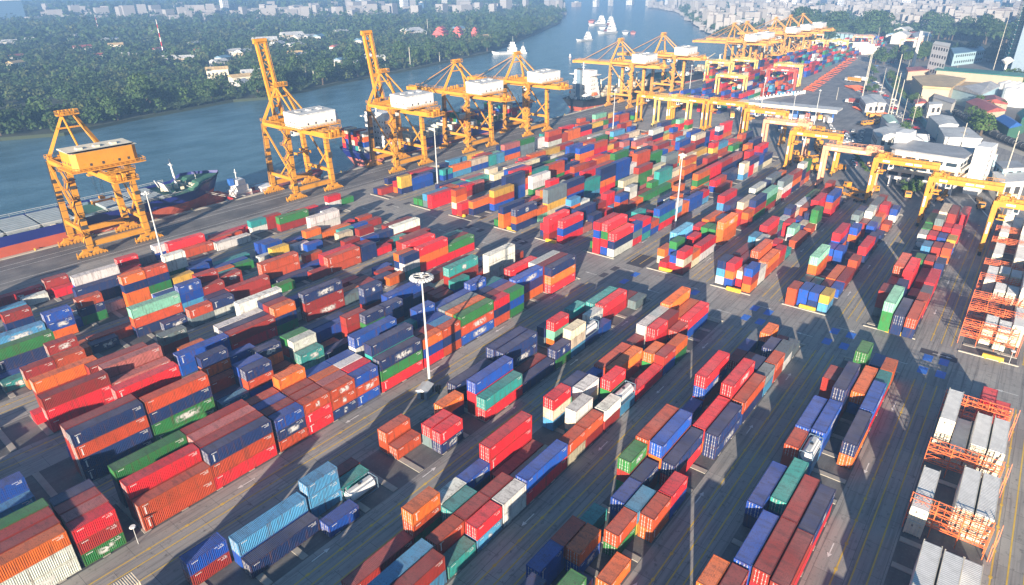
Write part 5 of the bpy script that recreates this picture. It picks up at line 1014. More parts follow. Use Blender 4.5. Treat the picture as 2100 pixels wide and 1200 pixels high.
house_px = [(160,85),(150,80),(172,107),(225,92),(240,102),(228,90),(265,118),(325,108),(305,125),(357,128),(350,125),(378,129),(450,134),(458,126),(448,158),(480,112),(500,116),(520,116),(492,115),(606,120),(620,121),(605,104),(690,103),(700,129),(635,84),(590,84),(600,83),(620,85),(655,84),(495,172),(493,182),(523,160),(37,122),(62,88),(35,140),(20,95),(280,52),(90,60),(760,118),(775,125),(730,135),(845,75),(860,75),(940,68),(990,88),(570,100),(545,95),(415,110),(400,98),(520,70),(410,75),(300,75),(200,120),(745,92),(700,75),(1048,63),(955,50)]
def make_house(w, d, h, rm, wm, name='house'):
    t = thing(name, 'house', 'house'); m = MB(); m.box(-w/2,w/2,-d/2,d/2,0,h); wl = m.build('wall', wm, t)
    m = MB(); e = .5; m.hexa([(-w/2-e,-d/2-e,h),(w/2+e,-d/2-e,h),(w/2+e,d/2+e,h),(-w/2-e,d/2+e,h),(-w/2-e,-.1,h+d*.22),(w/2+e,-.1,h+d*.22),(w/2+e,.1,h+d*.22),(-w/2-e,.1,h+d*.22)]); m.build('roof', rm, t)
    m = MB()
    for k in range(int(w/3)): x = -w/2+1+k*3; m.box(x,x+1.2,-d/2-.04,-d/2,h*.35,h*.7)
    m.build('window', M['dark'], wl); return t
HS = [make_house(14,9,5,M['roofw'],M['walll']), make_house(20,12,6,M['roofw'],M['wallt']), make_house(12,8,4.5,M['roofred'],M['walll']), make_house(13,9,5,M['roofblue'],M['walll']), make_house(16,9,7,M['rooftan'],M['cream'])]
for i, (px, py) in enumerate(house_px):
    x, y = at(px, py); k = i % 5 if i % 3 else 0; o = put(HS[k], x, y, -1.2, rt.uniform(-.6,.6), None, 1.0+py*0+(.8 if py < 110 else .3)*rt.random()); CLEAR.append((x,y,26))
    o['label'] = ['white roofed house','long white roofed house','red roofed house','blue roofed house','tan roofed house'][k]+' standing in the woods across the river'; o['group'] = ['white','long white','red','blue','tan'][k]+' roofed houses in the woods across the river'
tm = MB()
def temple(px, py, w, lb):
    x, y = at(px, py); t = thing('temple_hall', lb, 'temple', (x,y,-1.2), .5); CLEAR.append((x,y,w+6)); m = MB(); m.box(-w/2,w/2,-w*.25,w*.25,0,8); m.build('wall', M['temple'], t)
    m = MB()
    for k, (s, z) in enumerate(((1.1,8),(.85,12),(.6,16))): m.hexa([(-w/2*s,-w*.3*s,z),(w/2*s,-w*.3*s,z),(w/2*s,w*.3*s,z),(-w/2*s,w*.3*s,z),(-w/2*s,-.2,z+6*s),(w/2*s,-.2,z+6*s),(w/2*s,.2,z+6*s),(-w/2*s,.2,z+6*s)])
    m.build('roof', M['temple'], t); m = MB(); m.box(-w/2-1,w/2+1,-w*.25-1.5,-w*.25,0,1.5); m.build('terrace', M['walll'], t)
temple(905,80,34,'large red roofed temple hall on the left bank, leftmost of three'); temple(940,80,26,'red roofed temple hall in the middle of the three on the left bank'); temple(975,82,20,'smaller red roofed hall right of the temples')
for i, (px, py, h) in enumerate(((205,72,34),(336,112,42),(630,170,14),(646,176,13),(690,165,16),(540,195,14),(60,272,14),(842,142,22),(902,130,12),(878,75,26))):
    x, y = at(px, py, -1.2 if i in (0,1) else WL); m = MB()
    if i < 2:
        for k in range(8): m.mi = k % 2; m.tube((0,0,h*k/8),(0,0,h*(k+1)/8),.9-.07*k,.83-.07*k,6)
        single('radio_mast', m, [M['red'], M['white']], 'red and white striped radio mast in the woods, '+('left one' if i == 0 else 'right and nearer one'), 'mast', (x,y,-1.2))
    else:
        m.tube((0,0,-1),(0,0,h),.45,.4,7); single('mooring_pile', m, M['kerb'], ['pale concrete pile at the low wall left of the bay','second pile at the low river wall','tallest pile at the low river wall','pile beside the raised boom crane','leaning pale pile at the left edge of the river','bare pole in front of the far wood','short pole before the wood right of the bare one','pale chimney like pole by the temples'][i-2], 'pile', (x,y,WL if i < 9 else -1.2))
a, c = at(632,172,WL), at(745,160,WL); m = MB(); m.beam((a[0],a[1],WL+.6),(c[0],c[1],WL+.6),.8,1.6); single('river_wall', m, M['kerb'], 'low concrete wall along the far water edge between the piles', 'wall')
# the wood itself, one mass
rng = np.random.default_rng(5); P = []; cnt = 0
def add_crown(x, y, R, H, n, leaf, z=-1.2): P.append(leaf_cloud(x, y, z+H*.25, R, H*.75, n, leaf, rng))
def clear(x, y, pad=0):
    for cx, cy, r in CLEAR:
        # keep the house and the strip towards the viewer open
        dx, dy = x-cx, y-cy; D = math.hypot(cx, cy); t_ = -(dx*cx+dy*cy)/D; s_ = abs(dx*cy-dy*cx)/D
        if s_ < r*.6+pad and -6 < t_ < r+6: return False
    return True
for px0, px1, py0, py1, step in ():
    pass
def scatter(d0, d1, R, n, leaf, dens):
    N = int(dens)
    for _ in range(N):
        r = math.sqrt(rng.uniform(d0*d0, d1*d1)); a = rng.uniform(rad(15), rad(86)); x, y = r*math.cos(a), r*math.sin(a)
        if y < 470 or not inside(bank, x, y) or y < shore_y(x)+5: continue
        qx, qy = to_px(x, y, 0)
        if not (-60 < qx < 1300): continue
        if not clear(x, y, R*.4): continue
        g_ = math.sin(x*.021+1.3*math.sin(y*.013))*math.sin(y*.017+1.1*math.sin(x*.009)); 
        if g_ > .78: continue
        k = (.55+.9*rng.random()**1.8)*(1+.25*g_); add_crown(x, y, R*k, R*1.7*k, int(n*k), leaf)
def scatter_set(name, mat, lab, f):
    global P
    P = []; scatter(480, 760, 5.2, 80, 1.1, 5200*f); scatter(760, 1200, 6.5, 46, 1.8, 8200*f); scatter(1200, 2100, 10, 34, 3.2, 9500*f); scatter(2100, 3600, 18, 26, 7, 5200*f)
    props(link(name, cloud_mesh(name, np.concatenate(P), mat)), lab, 'woodland', kind='stuff')
scatter_set('woodland', M['leafA'], 'dense green wood covering the land across the river', .62); scatter_set('light_woodland', M['leafC'], 'paler olive crowns scattered through the wood across the river', .22)
P = []
for _ in range(1500):   # palms standing through the wood
    r = math.sqrt(rng.uniform(480**2, 1300**2)); a = rng.uniform(rad(20), rad(84)); x, y = r*math.cos(a), r*math.sin(a)
    if y < 470 or not inside(bank, x, y) or y < shore_y(x)+8 or not clear(x, y, 2): continue
    n = 14; th = rng.uniform(0, 6.28, n); z = rng.uniform(9, 14); L = rng.uniform(2.6, 3.6); c, s = np.cos(th), np.sin(th); w = .45
    tip = np.stack([x+c*L, y+s*L, np.full(n, z-1.2)], 1); base = np.stack([x+c*.2-s*0, y+s*.2, np.full(n, z+.4)], 1); md = (tip+base)/2+[0,0,.7]; o_ = np.stack([-s*w, c*w, np.zeros(n)], 1)
    P.append(np.stack([base, md-o_, tip, md+o_], 1).reshape(-1, 3))
props(link('palm_crowns', cloud_mesh('palm_crowns', np.concatenate(P), M['palm'])), 'palm crowns rising through the wood across the river', 'palms', kind='stuff')
# ---------------------------------------------------------------- the landward side: roads, buildings, vehicles
def WP(pts, z): return [at(px, py, z) for px, py in pts]
rd = MB()
def road(mb, px_pts, w, z):
    P = [Vector((*at(*p), 0)) for p in px_pts]
    for i in range(len(P)-1):
        d0 = (P[min(i+1,len(P)-1)]-P[max(i-1,0)]).normalized(); d1 = (P[min(i+2,len(P)-1)]-P[i]).normalized(); n0 = Vector((-d0.y,d0.x,0))*w/2; n1 = Vector((-d1.y,d1.x,0))*w/2
        mb.q(P[i]-n0+Vector((0,0,z)), P[i+1]-n1+Vector((0,0,z)), P[i+1]+n1+Vector((0,0,z)), P[i]+n0+Vector((0,0,z)))
def smooth(pts, n=6):
    out = []
    for i in range(len(pts)-1):
        p0, p1, p2, p3 = pts[max(i-1,0)], pts[i], pts[i+1], pts[min(i+2,len(pts)-1)]
        for k in range(n):
            t = k/n; out.append(tuple(.5*((2*p1[j])+(-p0[j]+p2[j])*t+(2*p0[j]-5*p1[j]+4*p2[j]-p3[j])*t*t+(-p0[j]+3*p1[j]-3*p2[j]+p3[j])*t**3) for j in (0,1)))
    return out+[pts[-1]]
big = MB(); big.sheet(WP([(1640,238),(1762,215),(1795,232),(1812,275),(1850,330),(1960,420),(2100,470),(2100,520),(1990,470),(1900,440),(1800,400),(1690,360),(1640,300)], 0), .010); big.sheet(WP([(1480,225),(1560,215),(1660,190),(1725,140),(1780,128),(1768,165),(1775,205),(1760,235),(1640,262),(1500,265)], 0), .014)
structure('terminal_road', big, M['road'])
r1 = smooth([(1900,118),(1830,128),(1795,140),(1790,160),(1803,190),(1826,220),(1862,255),(1905,300),(1960,370),(2040,460)]); road(rd, r1, 26, .02); structure('expressway', rd, M['road'])
lm = MB(); road(lm, r1, .5, .026); structure('lane_markings', lm, M['wline'])
wl_ = MB(); c1_ = smooth([(1812,158),(1820,180),(1848,208),(1884,245),(1918,285),(1965,335)])
for a, c in zip(c1_, c1_[1:]): p, q = at(*a), at(*c); wl_.beam((*p,1.6),(*q,1.6),.5,3.2)
single('noise_barrier', wl_, M['teal'], 'long teal barrier wall curving along the right side of the expressway', 'barrier wall')
tk = MB(); t1 = smooth([(1850,150),(1900,188),(1960,230),(2010,262),(2060,285),(2110,305)]); road(tk, t1, 9, .02); road(tk, smooth([(2030,292),(2070,305),(2110,320)]), 6, .02); structure('railway_bed', tk, M['kerb'])
rl_ = MB(); road(rl_, smooth([(1860,160),(1905,192),(1962,234),(2012,266),(2062,289),(2110,309)]), 1.2, .03); structure('railway_track', rl_, M['dark'])
gr = MB(); gr.sheet(WP([(1878,185),(1920,205),(1925,212),(1884,198)], 0), .03); gr.sheet(WP([(2032,262),(2100,292),(2100,304),(2040,276)], 0), .03); gr.sheet(WP([(1938,212),(1965,225),(1968,232),(1935,220)], 0), .03); structure('grass_verge', gr, M['grass'])
gs = MB(); gs.sheet(WP([(1690,86),(1800,92),(1960,118),(2110,118),(2110,70),(1900,70),(1740,70)], 0), .008); structure('green_ground', gs, M['bank'])
# generic building: roof outline given where it stands
def shed(name, px, z, wall, roof, lb, cat='building', thick=.5, pitch=0, win=0, group=None):
    P = WP(px, z); cx = sum(p[0] for p in P)/len(P); cy = sum(p[1] for p in P)/len(P); L = [(p[0]-cx, p[1]-cy) for p in P]
    t = thing(name, lb, cat, (cx,cy,0), 0, group); s = [(x*.96,y*.96) for x,y in L]; m = MB(); m.prism(s, 0, z-thick, top=False); wl = m.build('wall', wall, t)
    m = MB(); n = len(L)
    if pitch:
        k = len(m.v); a = sum(L[i][0]*L[(i+1)%n][1]-L[(i+1)%n][0]*L[i][1] for i in range(n)); Lp = L if a > 0 else L[::-1]
        d = [math.hypot(Lp[(i+1)%n][0]-Lp[i][0], Lp[(i+1)%n][1]-Lp[i][1]) for i in range(n)]
        if n == 4:
            i0 = 0 if d[0] < d[1] else 1; mid = lambda i: tuple((Lp[i][j]+Lp[(i+1)%4][j])/2 for j in (0,1)); A, Bq = mid(i0), mid(i0+2); q = [Lp[(i0+k)%4] for k in range(4)]
            zt = z+pitch; m.q((*q[1],z),(*q[2],z),(*Bq,zt),(*A,zt)); m.q((*q[3],z),(*q[0],z),(*A,zt),(*Bq,zt)); m.q((*q[0],z),(*q[1],z),(*A,zt)); m.q((*q[2],z),(*q[3],z),(*Bq,zt))
            for i in range(4): a_, b_ = q[i], q[(i+1)%4]; m.q((*a_,z-thick),(*b_,z-thick),(*b_,z),(*a_,z))
        else: m.prism(L, z-thick, z+pitch*.3, bottom=True)
    else: m.prism(L, z-thick, z, bottom=True)
    ro = m.build('roof', roof, t)
    rv = MB(); r = random.Random(int(px[0][0]))
    for i in range(r.randint(2,5)): x, y = r.uniform(-.5,.5), r.uniform(-.5,.5); X = x*max(abs(p[0]) for p in L); Y = y*max(abs(p[1]) for p in L); 
    if win:
        m = MB(); n = len(s)
        for i in range(n):
            a, c = Vector((*s[i],0)), Vector((*s[(i+1)%n],0)); d = c-a; ln = d.length; d.normalize(); nn = Vector((d.y,-d.x,0)); area = sum(s[j][0]*s[(j+1)%n][1]-s[(j+1)%n][0]*s[j][1] for j in range(n)); nn = nn if area > 0 else -nn
            for f in range(win):
                zb = (z-thick)*(f+.38)/win
                for k in range(int(ln/4)): p = a+d*(1.2+k*4)+nn*.03; q = p+d*2.2; h = (z-thick)/win*.4; m.q((p.x,p.y,zb),(q.x,q.y,zb),(q.x,q.y,zb+h),(p.x,p.y,zb+h))
        m.build('window', M['dark'], wl)
    return t
shed('warehouse',[(1790,266),(1838,263),(1851,278),(1800,281)],7,M['walll'],M['roofw'],'white roofed shed nearest the car park',pitch=1.5,win=1)
shed('warehouse',[(1815,252),(1866,261),(1882,277),(1838,275)],7,M['walll'],M['roofw'],'large white roofed shed between the car park and the expressway',pitch=1.2)
shed('warehouse',[(1809,238),(1832,236),(1844,252),(1822,252)],7,M['walll'],M['mint'],'mint green roofed shed beside the row of tall poles',pitch=1)
shed('warehouse',[(1904,237),(1954,239),(1967,256),(1926,257)],8,M['walll'],M['roofw'],'white roofed hall right of the expressway',pitch=1)
shed('canopy',[(1926,260),(1987,261),(2016,284),(1938,281)],9,M['walll'],M['roofw'],'broad white canopy roof behind the white office building')
shed('warehouse',[(1764,198),(1805,194),(1818,212),(1776,214)],7,M['walll'],M['roofw'],'pale roofed depot above the orange trailer park',pitch=1,win=1)
shed('office_block',[(2041,331),(2087,329),(2104,343),(2058,346)],10,M['wallb'],M['roofg'],'blue and white building at the right edge, flat grey roof',win=2)
shed('office_block',[(2036,352),(2104,350),(2104,372),(2052,374)],8,M['walll'],M['lgrey'],'lower white building in front of the blue and white one at the right edge',win=1)
shed('canopy',[(1990,303),(2034,303),(2048,316),(2003,316)],6,M['wallb'],M['roofg'],'grey fuel station canopy right of the tall poles')
shed('warehouse',[(1926,136),(2104,150),(2104,158),(1918,143)],13,M['wallt'],M['roofgreen'],'very long green roofed warehouse with tan walls')
shed('warehouse',[(1858,138),(1925,134),(1918,142),(1862,146)],10,M['wallt'],M['roofred'],'red and grey roofed sheds left of the long green warehouse')
shed('warehouse',[(1870,158),(1928,155),(1981,163),(1950,183),(1892,179)],11,M['wallt'],M['rooftan'],'broad tan yellow roofed warehouse in front of the long green one',pitch=3)
shed('warehouse',[(1960,166),(2036,171),(2030,178),(1968,176)],9,M['wallt'],M['rooftan'],'narrow tan roof right of the broad tan warehouse')
shed('warehouse',[(1941,177),(2008,174),(2052,176),(2010,195)],10,M['wallb'],M['roofg'],'white blue roofed warehouse below the tan ones',pitch=3)
shed('warehouse',[(2012,197),(2062,204),(2068,213),(2016,207)],8,M['wallt'],M['roofred'],'red roofed shed beside the white tanks',pitch=2)
shed('warehouse',[(1981,208),(2024,206),(2064,226),(2022,230)],8,M['wallt'],M['roofred'],'large pale red roofed shed nearer than the one by the tanks',pitch=2)
shed('warehouse',[(1918,193),(1962,206),(1954,212),(1914,199)],6,M['walll'],M['roofg'],'grey arched roof platform beside the tan warehouse',pitch=1.5)
shed('station_hut',[(1874,205),(1898,204),(1903,210),(1878,212)],7,M['walll'],M['roofred'],'small red roofed platform house on the right of the expressway',pitch=1,win=1)
shed('station_hut',[(1904,209),(1930,208),(1934,213),(1906,215)],8,M['walll'],M['roofw'],'small white platform house beside the red roofed one',win=1)
shed('warehouse',[(2040,243),(2072,240),(2096,256),(2070,262)],7,M['dgreen'],M['blue'],'dark blue roofed shed by the railway',pitch=2)
shed('warehouse',[(2085,232),(2110,226),(2110,240),(2096,244)],9,M['dgreen'],M['roofgreen'],'dark green roof at the right edge above the railway',pitch=2)
shed('warehouse',[(1950,98),(2014,95),(2021,103),(1956,110)],12,M['wallb'],M['roofblue'],'blue roofed long hall behind the green belt',win=2)
shed('apartment_block',[(1918,84),(1950,89),(1948,96),(1913,90)],30,M['white'],M['walll'],'white block of flats with square windows behind the tree belt',win=5)
shed('warehouse',[(1870,68),(1908,66),(1912,75),(1876,77)],12,M['walll'],M['roofw'],'white hall with a tower left of the cream flats',pitch=2)
shed('bell_tower',[(1886,62),(1892,62),(1893,65),(1887,65)],34,M['walll'],M['roofw'],'white square tower rising from the white hall')
shed('warehouse',[(1553,55),(1630,48),(1634,60),(1560,68)],12,M['walll'],M['roofw'],'long white building behind the far quay cranes',win=2)
for i in range(12): shed('factory_shed',[(1676+i*10,50+i*1.6),(1684+i*10,50.5+i*1.6),(1706+i*9,66+i*.9),(1698+i*9,65.5+i*.9)],10,M['wallb'],M['roofw'],'sawtooth factory bay in the striped white roof beyond the trees',group='bays of the striped factory roof')
for i, (px, py) in enumerate(((2058,193),(2068,195),(2078,196),(2089,198),(2070,206),(2085,208))):
    x, y = at(px, py+10); m = MB(); m.tube((0,0,0),(0,0,11),6,6,16); m.tube((0,0,11),(0,0,13),6,.5,16); single('storage_tank', m, M['white'], 'white cylindrical storage tank among the six by the red roofs', 'tank', (x,y,0), group='white storage tanks')
x, y = at(2080, 146); gt = thing('glass_tower', 'green glass office tower at the right edge', 'tower', (x+10,y-14,0), .1); m = MB(); m.box(-26,26,-24,24,0,72); m.build('facade', M['cgreen'], gt); m = MB(); m.box(-38,-26,-20,20,0,60); m.build('side_wing', M['steelblue'], gt)
m = MB()
for k in range(18): m.box(-26.3,26.3,-24.3,24.3,3.9*k+1.4,3.9*k+1.7)
m.build('floor_bands', M['lgrey'], gt)
# office building of the terminal
x, y = at(1897, 384); ob = thing('office_building', 'white terminal office building with balconies and a stair tower behind the yellow yard crane', 'building', (x+2,y+1,0), -.12)
m = MB(); w2, d2 = 10.5, 13
m.prism([(-w2,-d2),(w2,-d2),(w2,d2-3),(w2-3,d2),(-w2+2,d2),(-w2,d2-2)], 3.4, 15.5); 
for yy in (-d2+1,-4,4,d2-2.5):
    for xx in (-w2+.6,w2-.8): m.box(xx-.5,xx+.5,yy-.5,yy+.5,0,3.4)
m.box(-w2+4,w2,-d2+4,d2-4,0,3.4); m.build('walls', M['white'], ob)
g = MB()
for fl in range(3):
    z = 5.0+fl*3.5
    for k in range(5): a = -d2+1+k*5; g.box(-w2-.05,-w2,a,a+3.8,z,z+1.5); g.box(w2,w2+.05,a,a+3.8,z,z+1.5)
    for k in range(4): a = -w2+1+k*5; g.box(a,a+3.8,-d2-.05,-d2,z,z+1.5); g.box(a,a+3.2,d2,d2+.05,z,z+1.5)
g.build('window', M['glass'], ob)
g = MB()
for fl in (1, 2):
    z = 4+fl*3.5; g.box(-w2-1.6,-w2,-d2-1,d2-1,z-.3,z); g.box(-w2-1.6,-w2-1.4,-d2-1,d2-1,z,z+1.0); g.box(-w2-1.6,w2,-d2-1.6,-d2,z-.3,z); g.box(-w2-1.6,w2,-d2-1.6,-d2-1.4,z,z+1.0)
g.build('balcony', M['cream'], ob); g = MB(); g.prism([(-w2-1,-d2-1),(w2+1,-d2-1),(w2+1,d2-2),(w2-3,d2+1),(-w2+2,d2+1),(-w2-1,d2-2)],15.5,16.1,bottom=True); g.build('roof', M['roofg'], ob)
g = MB(); g.box(3,w2+3,d2-2,d2+3,0,20); g.build('service_tower', M['white'], ob); g = MB(); g.box(-1,w2,-d2-7,-d2-1.7,0,19.5); g.build('stair_tower', M['white'], ob)
g = MB()
for k in range(9): g.box(1,2,-d2-7.05,-d2-7,2+k*1.9,3+k*1.9)
g.build('tower_window', M['dark'], ob)
x, y = at(1850, 305); vh = thing('villa', 'low white house with angled pale roofs left of the office building', 'house', (x+2,y,0), .3); m = MB(); m.box(-9,9,-6,6,0,6); m.box(-3,6,-10,-6,0,5); m.build('wall', M['wallb'], vh); m = MB(); m.hexa([(-10,-7,6),(10,-7,6),(10,7,6),(-10,7,6),(-6,-.2,9),(6,-.2,9),(6,.2,9),(-6,.2,9)]); m.hexa([(-3.6,-10.6,5),(6.6,-10.6,5),(6.6,-5,5),(-3.6,-5,5),(1.3,-10.6,7.5),(1.7,-10.6,7.5),(1.7,-5,7.5),(1.3,-5,7.5)]); m.build('roof', M['lgrey'], vh); m = MB(); m.box(-8,8,-6.05,-6,1.5,4.5); m.build('window', M['glass'], vh)
# gate canopy and booths
A, Bq = at(1508,212,6.5), at(1716,232,6.5); d = Vector((Bq[0]-A[0], Bq[1]-A[1], 0)); ln = d.length; ang = math.atan2(d.y, d.x); gc = thing('gate_canopy', 'long pale gate canopy over the truck lanes', 'canopy', (A[0],A[1],0), ang)
m = MB(); m.box(0,ln,0,15,6.5,7.5); m.build('canopy_roof', M['lgrey'], gc); m = MB(); m.box(-.2,ln+.2,-.3,0,6.0,8.0); m.build('fascia', M['cream'], gc)
for k in range(9): m = MB(); m.box(3+k*(ln-6)/8-.4,3+k*(ln-6)/8+.4,6,7,0,6.5); m.build('column', M['blue'], gc)
gb = MB(); gb.box(-1.2,1.2,-2,2,0,2.6); gb.box(-1.4,1.4,-2.3,2.3,2.6,2.8); booth = single('toll_booth', gb, M['white'], 'white booth under the gate canopy', 'booth', group='booths under the gate canopy')
for k in range(8): p = Vector((A[0],A[1],0))+d.normalized()*(6+k*(ln-12)/7)+Vector((-d.y,d.x,0)).normalized()*4; put(booth, p.x, p.y, 0, ang)
# vehicles
def make_tractor(mt, trailer=True, load=None, lb='x', name='terminal_tractor'):
    t = thing(name, lb, 'truck'); c = MB(); c.box(0,1.9,-1.15,1.15,.9,2.9); c.box(1.9,2.3,-1.1,1.1,.7,1.6); c.build('cab', mt, t); g = MB(); g.box(1.9,1.93,-1,1,1.9,2.7); g.box(.3,1.5,-1.18,-1.15,1.9,2.6); g.box(.3,1.5,1.15,1.18,1.9,2.6); g.build('windscreen', M['glass'], t)
    w = MB()
    for x in (1.4,-1.6,-2.8)+((-10,-11.3) if trailer else ()):
        for y in (-1.1,1.1): w.tube((x,y-.2,.5),(x,y+.2,.5),.5,n=9)
    w.build('wheels', M['rubber'], t); f = MB(); f.box(-3.4,0,-.5,.5,.6,1.0)
    if trailer:
        for y in (-.6,.45): f.box(-12.4,-1.2,y,y+.15,1.0,1.3)
        for k in range(7): f.box(-12.3+k*1.75,-12.1+k*1.75,-1.2,1.2,1.1,1.3)
    f.build('chassis', mt if trailer else M['dark'], t)
    if load: l = MB(); l.box(-12.3,-.4,-1.22,1.22,1.35,3.9); o = l.build('cargo_box', load, t)
    return t
tra = make_tractor(M['crane'], False, None, 'yellow orange terminal tractor parked in the dense rows by the yard road'); tra['group'] = 'terminal tractors parked in the dense rows'
rv = random.Random(9)
def rowfill(proto, pts, n, jit=1.2, rz=0.0, jr=.25, z=0):
    for i in range(n):
        s = (i+.5)/n*(len(pts)-1); k = int(s); f = s-k; px = pts[k][0]+(pts[min(k+1,len(pts)-1)][0]-pts[k][0])*f; py = pts[k][1]+(pts[min(k+1,len(pts)-1)][1]-pts[k][1])*f
        x, y = at(px, py); o = put(proto, x+rv.uniform(-jit,jit), y+rv.uniform(-jit,jit), z, rz+rv.uniform(-jr,jr))
rowfill(tra, [(1640,345),(1672,352)], 8, 2.5, .8); rowfill(tra, [(1632,332),(1668,338)], 8, 2.5, .8); rowfill(tra, [(1630,322),(1652,322)], 5, 2, .8); rowfill(tra, [(1655,268),(1690,270)], 7, 2, .9); rowfill(tra, [(1765,258),(1802,252)], 9, 1.2, -2.2, .1); rowfill(tra, [(1782,240),(1800,246)], 6, 1.5, .2); rowfill(tra, [(1672,293),(1690,318)], 6, 2, .9)
trc = make_tractor(M['crane'], True, None, 'yellow tractor with an empty skeletal trailer on the terminal road'); trc['group'] = 'tractors with empty trailers on the roads'
for px, py, rz in ((1722,350,-.65),(1405,485,.02),(1722,398,.9),(1740,388,.9),(1860,405,-2.9),(1940,402,-.1),(2010,428,-3.0),(2040,430,.2),(1500,430,.03),(1120,325,.05),(1240,288,.02),(1690,322,-.6),(1790,395,-.5)):
    x, y = at(px, py); put(trc, x, y, 0, rz)
trb = [make_tractor(M['white'], True, l, 'truck') for l in (M['white'], M['blue'], M['roofred'], M['crane'])]
for i, (px, py, rz) in enumerate(((1605,238,.4),(1625,240,.4),(1650,238,.4),(1675,242,.4),(1690,248,.5),(1540,232,.4),(1575,234,.4),(1738,167,1.1),(1752,165,1.1),(1600,262,.3),(1740,212,1.2),(1500,238,.4))):
    x, y = at(px, py); o = put(trb[i%4], x, y, 0, rz); o['label'] = ['white boxed lorry at the gate canopy lanes','blue boxed lorry at the gate lanes','red boxed lorry at the gate lanes','yellow boxed lorry at the gate lanes'][i%4]; o['group'] = ['white','blue','red','yellow'][i%4]+' boxed lorries around the gate'
trail = MB(); 
for y in (-.6,.45): trail.box(0,12,y,y+.15,1.0,1.3)
for k in range(8): trail.box(k*1.6,k*1.6+.25,-1.2,1.2,1.05,1.3)
for x in (9.5,10.8):
    for y in (-1.05,1.05): trail.tube((x,y-.2,.5),(x,y+.2,.5),.5,n=8)
tlr = single('empty_trailer', trail, M['orange'], 'orange skeletal trailer parked side by side with many others', 'trailer', group='orange trailers parked side by side')
for i in range(30):
    f = i/29; px = 1783+f*34; py = 222+f*14; x, y = at(px, py); put(tlr, x, y, 0, 2.3)
for i in range(16): f = i/15; x, y = at(1760+f*22, 178+f*8); put(tlr, x, y, 0, 2.4)
for i in range(22): f = i/21; x, y = at(1668+f*140*.62, 190-f*66); put(tlr, x+rv.uniform(-2,2), y, 0, .9)
def make_car(mt, lb):
    t = thing('parked_car', lb, 'car'); c = MB(); c.hexa([(-2.1,-.85,.3),(2.1,-.85,.3),(2.1,.85,.3),(-2.1,.85,.3),(-2.1,-.8,.85),(2.0,-.8,.8),(2.0,.8,.8),(-2.1,.8,.85)]); c.hexa([(-1.5,-.78,.85),(1.1,-.78,.85),(1.1,.78,.85),(-1.5,.78,.85),(-1.1,-.62,1.4),(.4,-.62,1.4),(.4,.62,1.4),(-1.1,.62,1.4)]); c.build('body', mt, t)
    g = MB(); g.q((.42,-.6,1.37),(1.09,-.72,.9),(1.09,.72,.9),(.42,.6,1.37)); g.q((-1.12,.6,1.37),(-1.5,.72,.9),(-1.5,-.72,.9),(-1.12,-.6,1.37)); g.build('windows', M['glass'], t)
    w = MB()
    for x in (-1.35,1.3):
        for y in (-.8,.8): w.tube((x,y-.12,.32),(x,y+.12,.32),.32,n=8)
    w.build('wheels', M['rubber'], t); return t
CARS = [make_car(M[k], '') for k in ('car_w','car_b','car_k','car_s','car_r')]; CN = ['white','blue','black','silver','red']
def cars(pts, n, rz, where, jit=.6):
    for i in range(n):
        s = (i+.5)/n*(len(pts)-1); k = int(s); f = s-k; px = pts[k][0]+(pts[k+1][0]-pts[k][0])*f; py = pts[k][1]+(pts[k+1][1]-pts[k][1])*f
        x, y = at(px, py); c = rv.choice((0,0,0,1,2,2,3,3,4)); o = put(CARS[c], x+rv.uniform(-jit,jit), y+rv.uniform(-jit,jit), 0.02, rz+rv.choice((0,math.pi))); o['label'] = f'{CN[c]} car {where}'; o['group'] = f'{CN[c]} cars {where}'
cars([(1730,270),(1745,290),(1722,294)], 12, .1, 'in the car park behind the salmon crane'); cars([(1750,268),(1753,300)], 5, .1, 'in the car park behind the salmon crane'); cars([(1748,325),(1752,345)], 5, .2, 'beside the narrow hedge in the lower car park'); cars([(1700,258),(1712,272)], 5, .4, 'in the car park behind the salmon crane'); cars([(1770,268),(1764,295)], 4, .1, 'in the car park behind the salmon crane')
cars([(1795,165),(1806,192),(1830,222),(1858,250)], 26, 1.0, 'driving on the expressway', 5); cars([(1835,128),(1800,140)], 6, 1.6, 'driving on the expressway', 5); cars([(1862,250),(1900,295)], 9, .85, 'driving on the expressway', 5)
cars([(1935,320),(1950,345),(1935,360)], 8, .5, 'in the street right of the office building', 3); cars([(1965,345),(2010,330)], 7, .5, 'in the street right of the office building', 4); cars([(1775,200),(1790,222)], 12, .5, 'crowded by the pale depot', 2); cars([(1760,190),(1785,178)], 10, .8, 'crowded by the pale depot', 3); cars([(1690,118),(1760,118)], 26, .4, 'in the far truck and car park', 6)
cars([(1850,112),(1910,120)], 14, .2, 'parked below the cream flats', 5)
hd = MB(); a, c = at(1752,316), at(1778,352); hedge_pts = [leaf_cloud(a[0]+(c[0]-a[0])*k/30, a[1]+(c[1]-a[1])*k/30, .3, .8, 1.2, 60, .25, rng) for k in range(31)]
props(link('hedge', cloud_mesh('hedge', np.concatenate(hedge_pts), M['leafB'])), 'narrow clipped hedge dividing the car park', 'hedge')
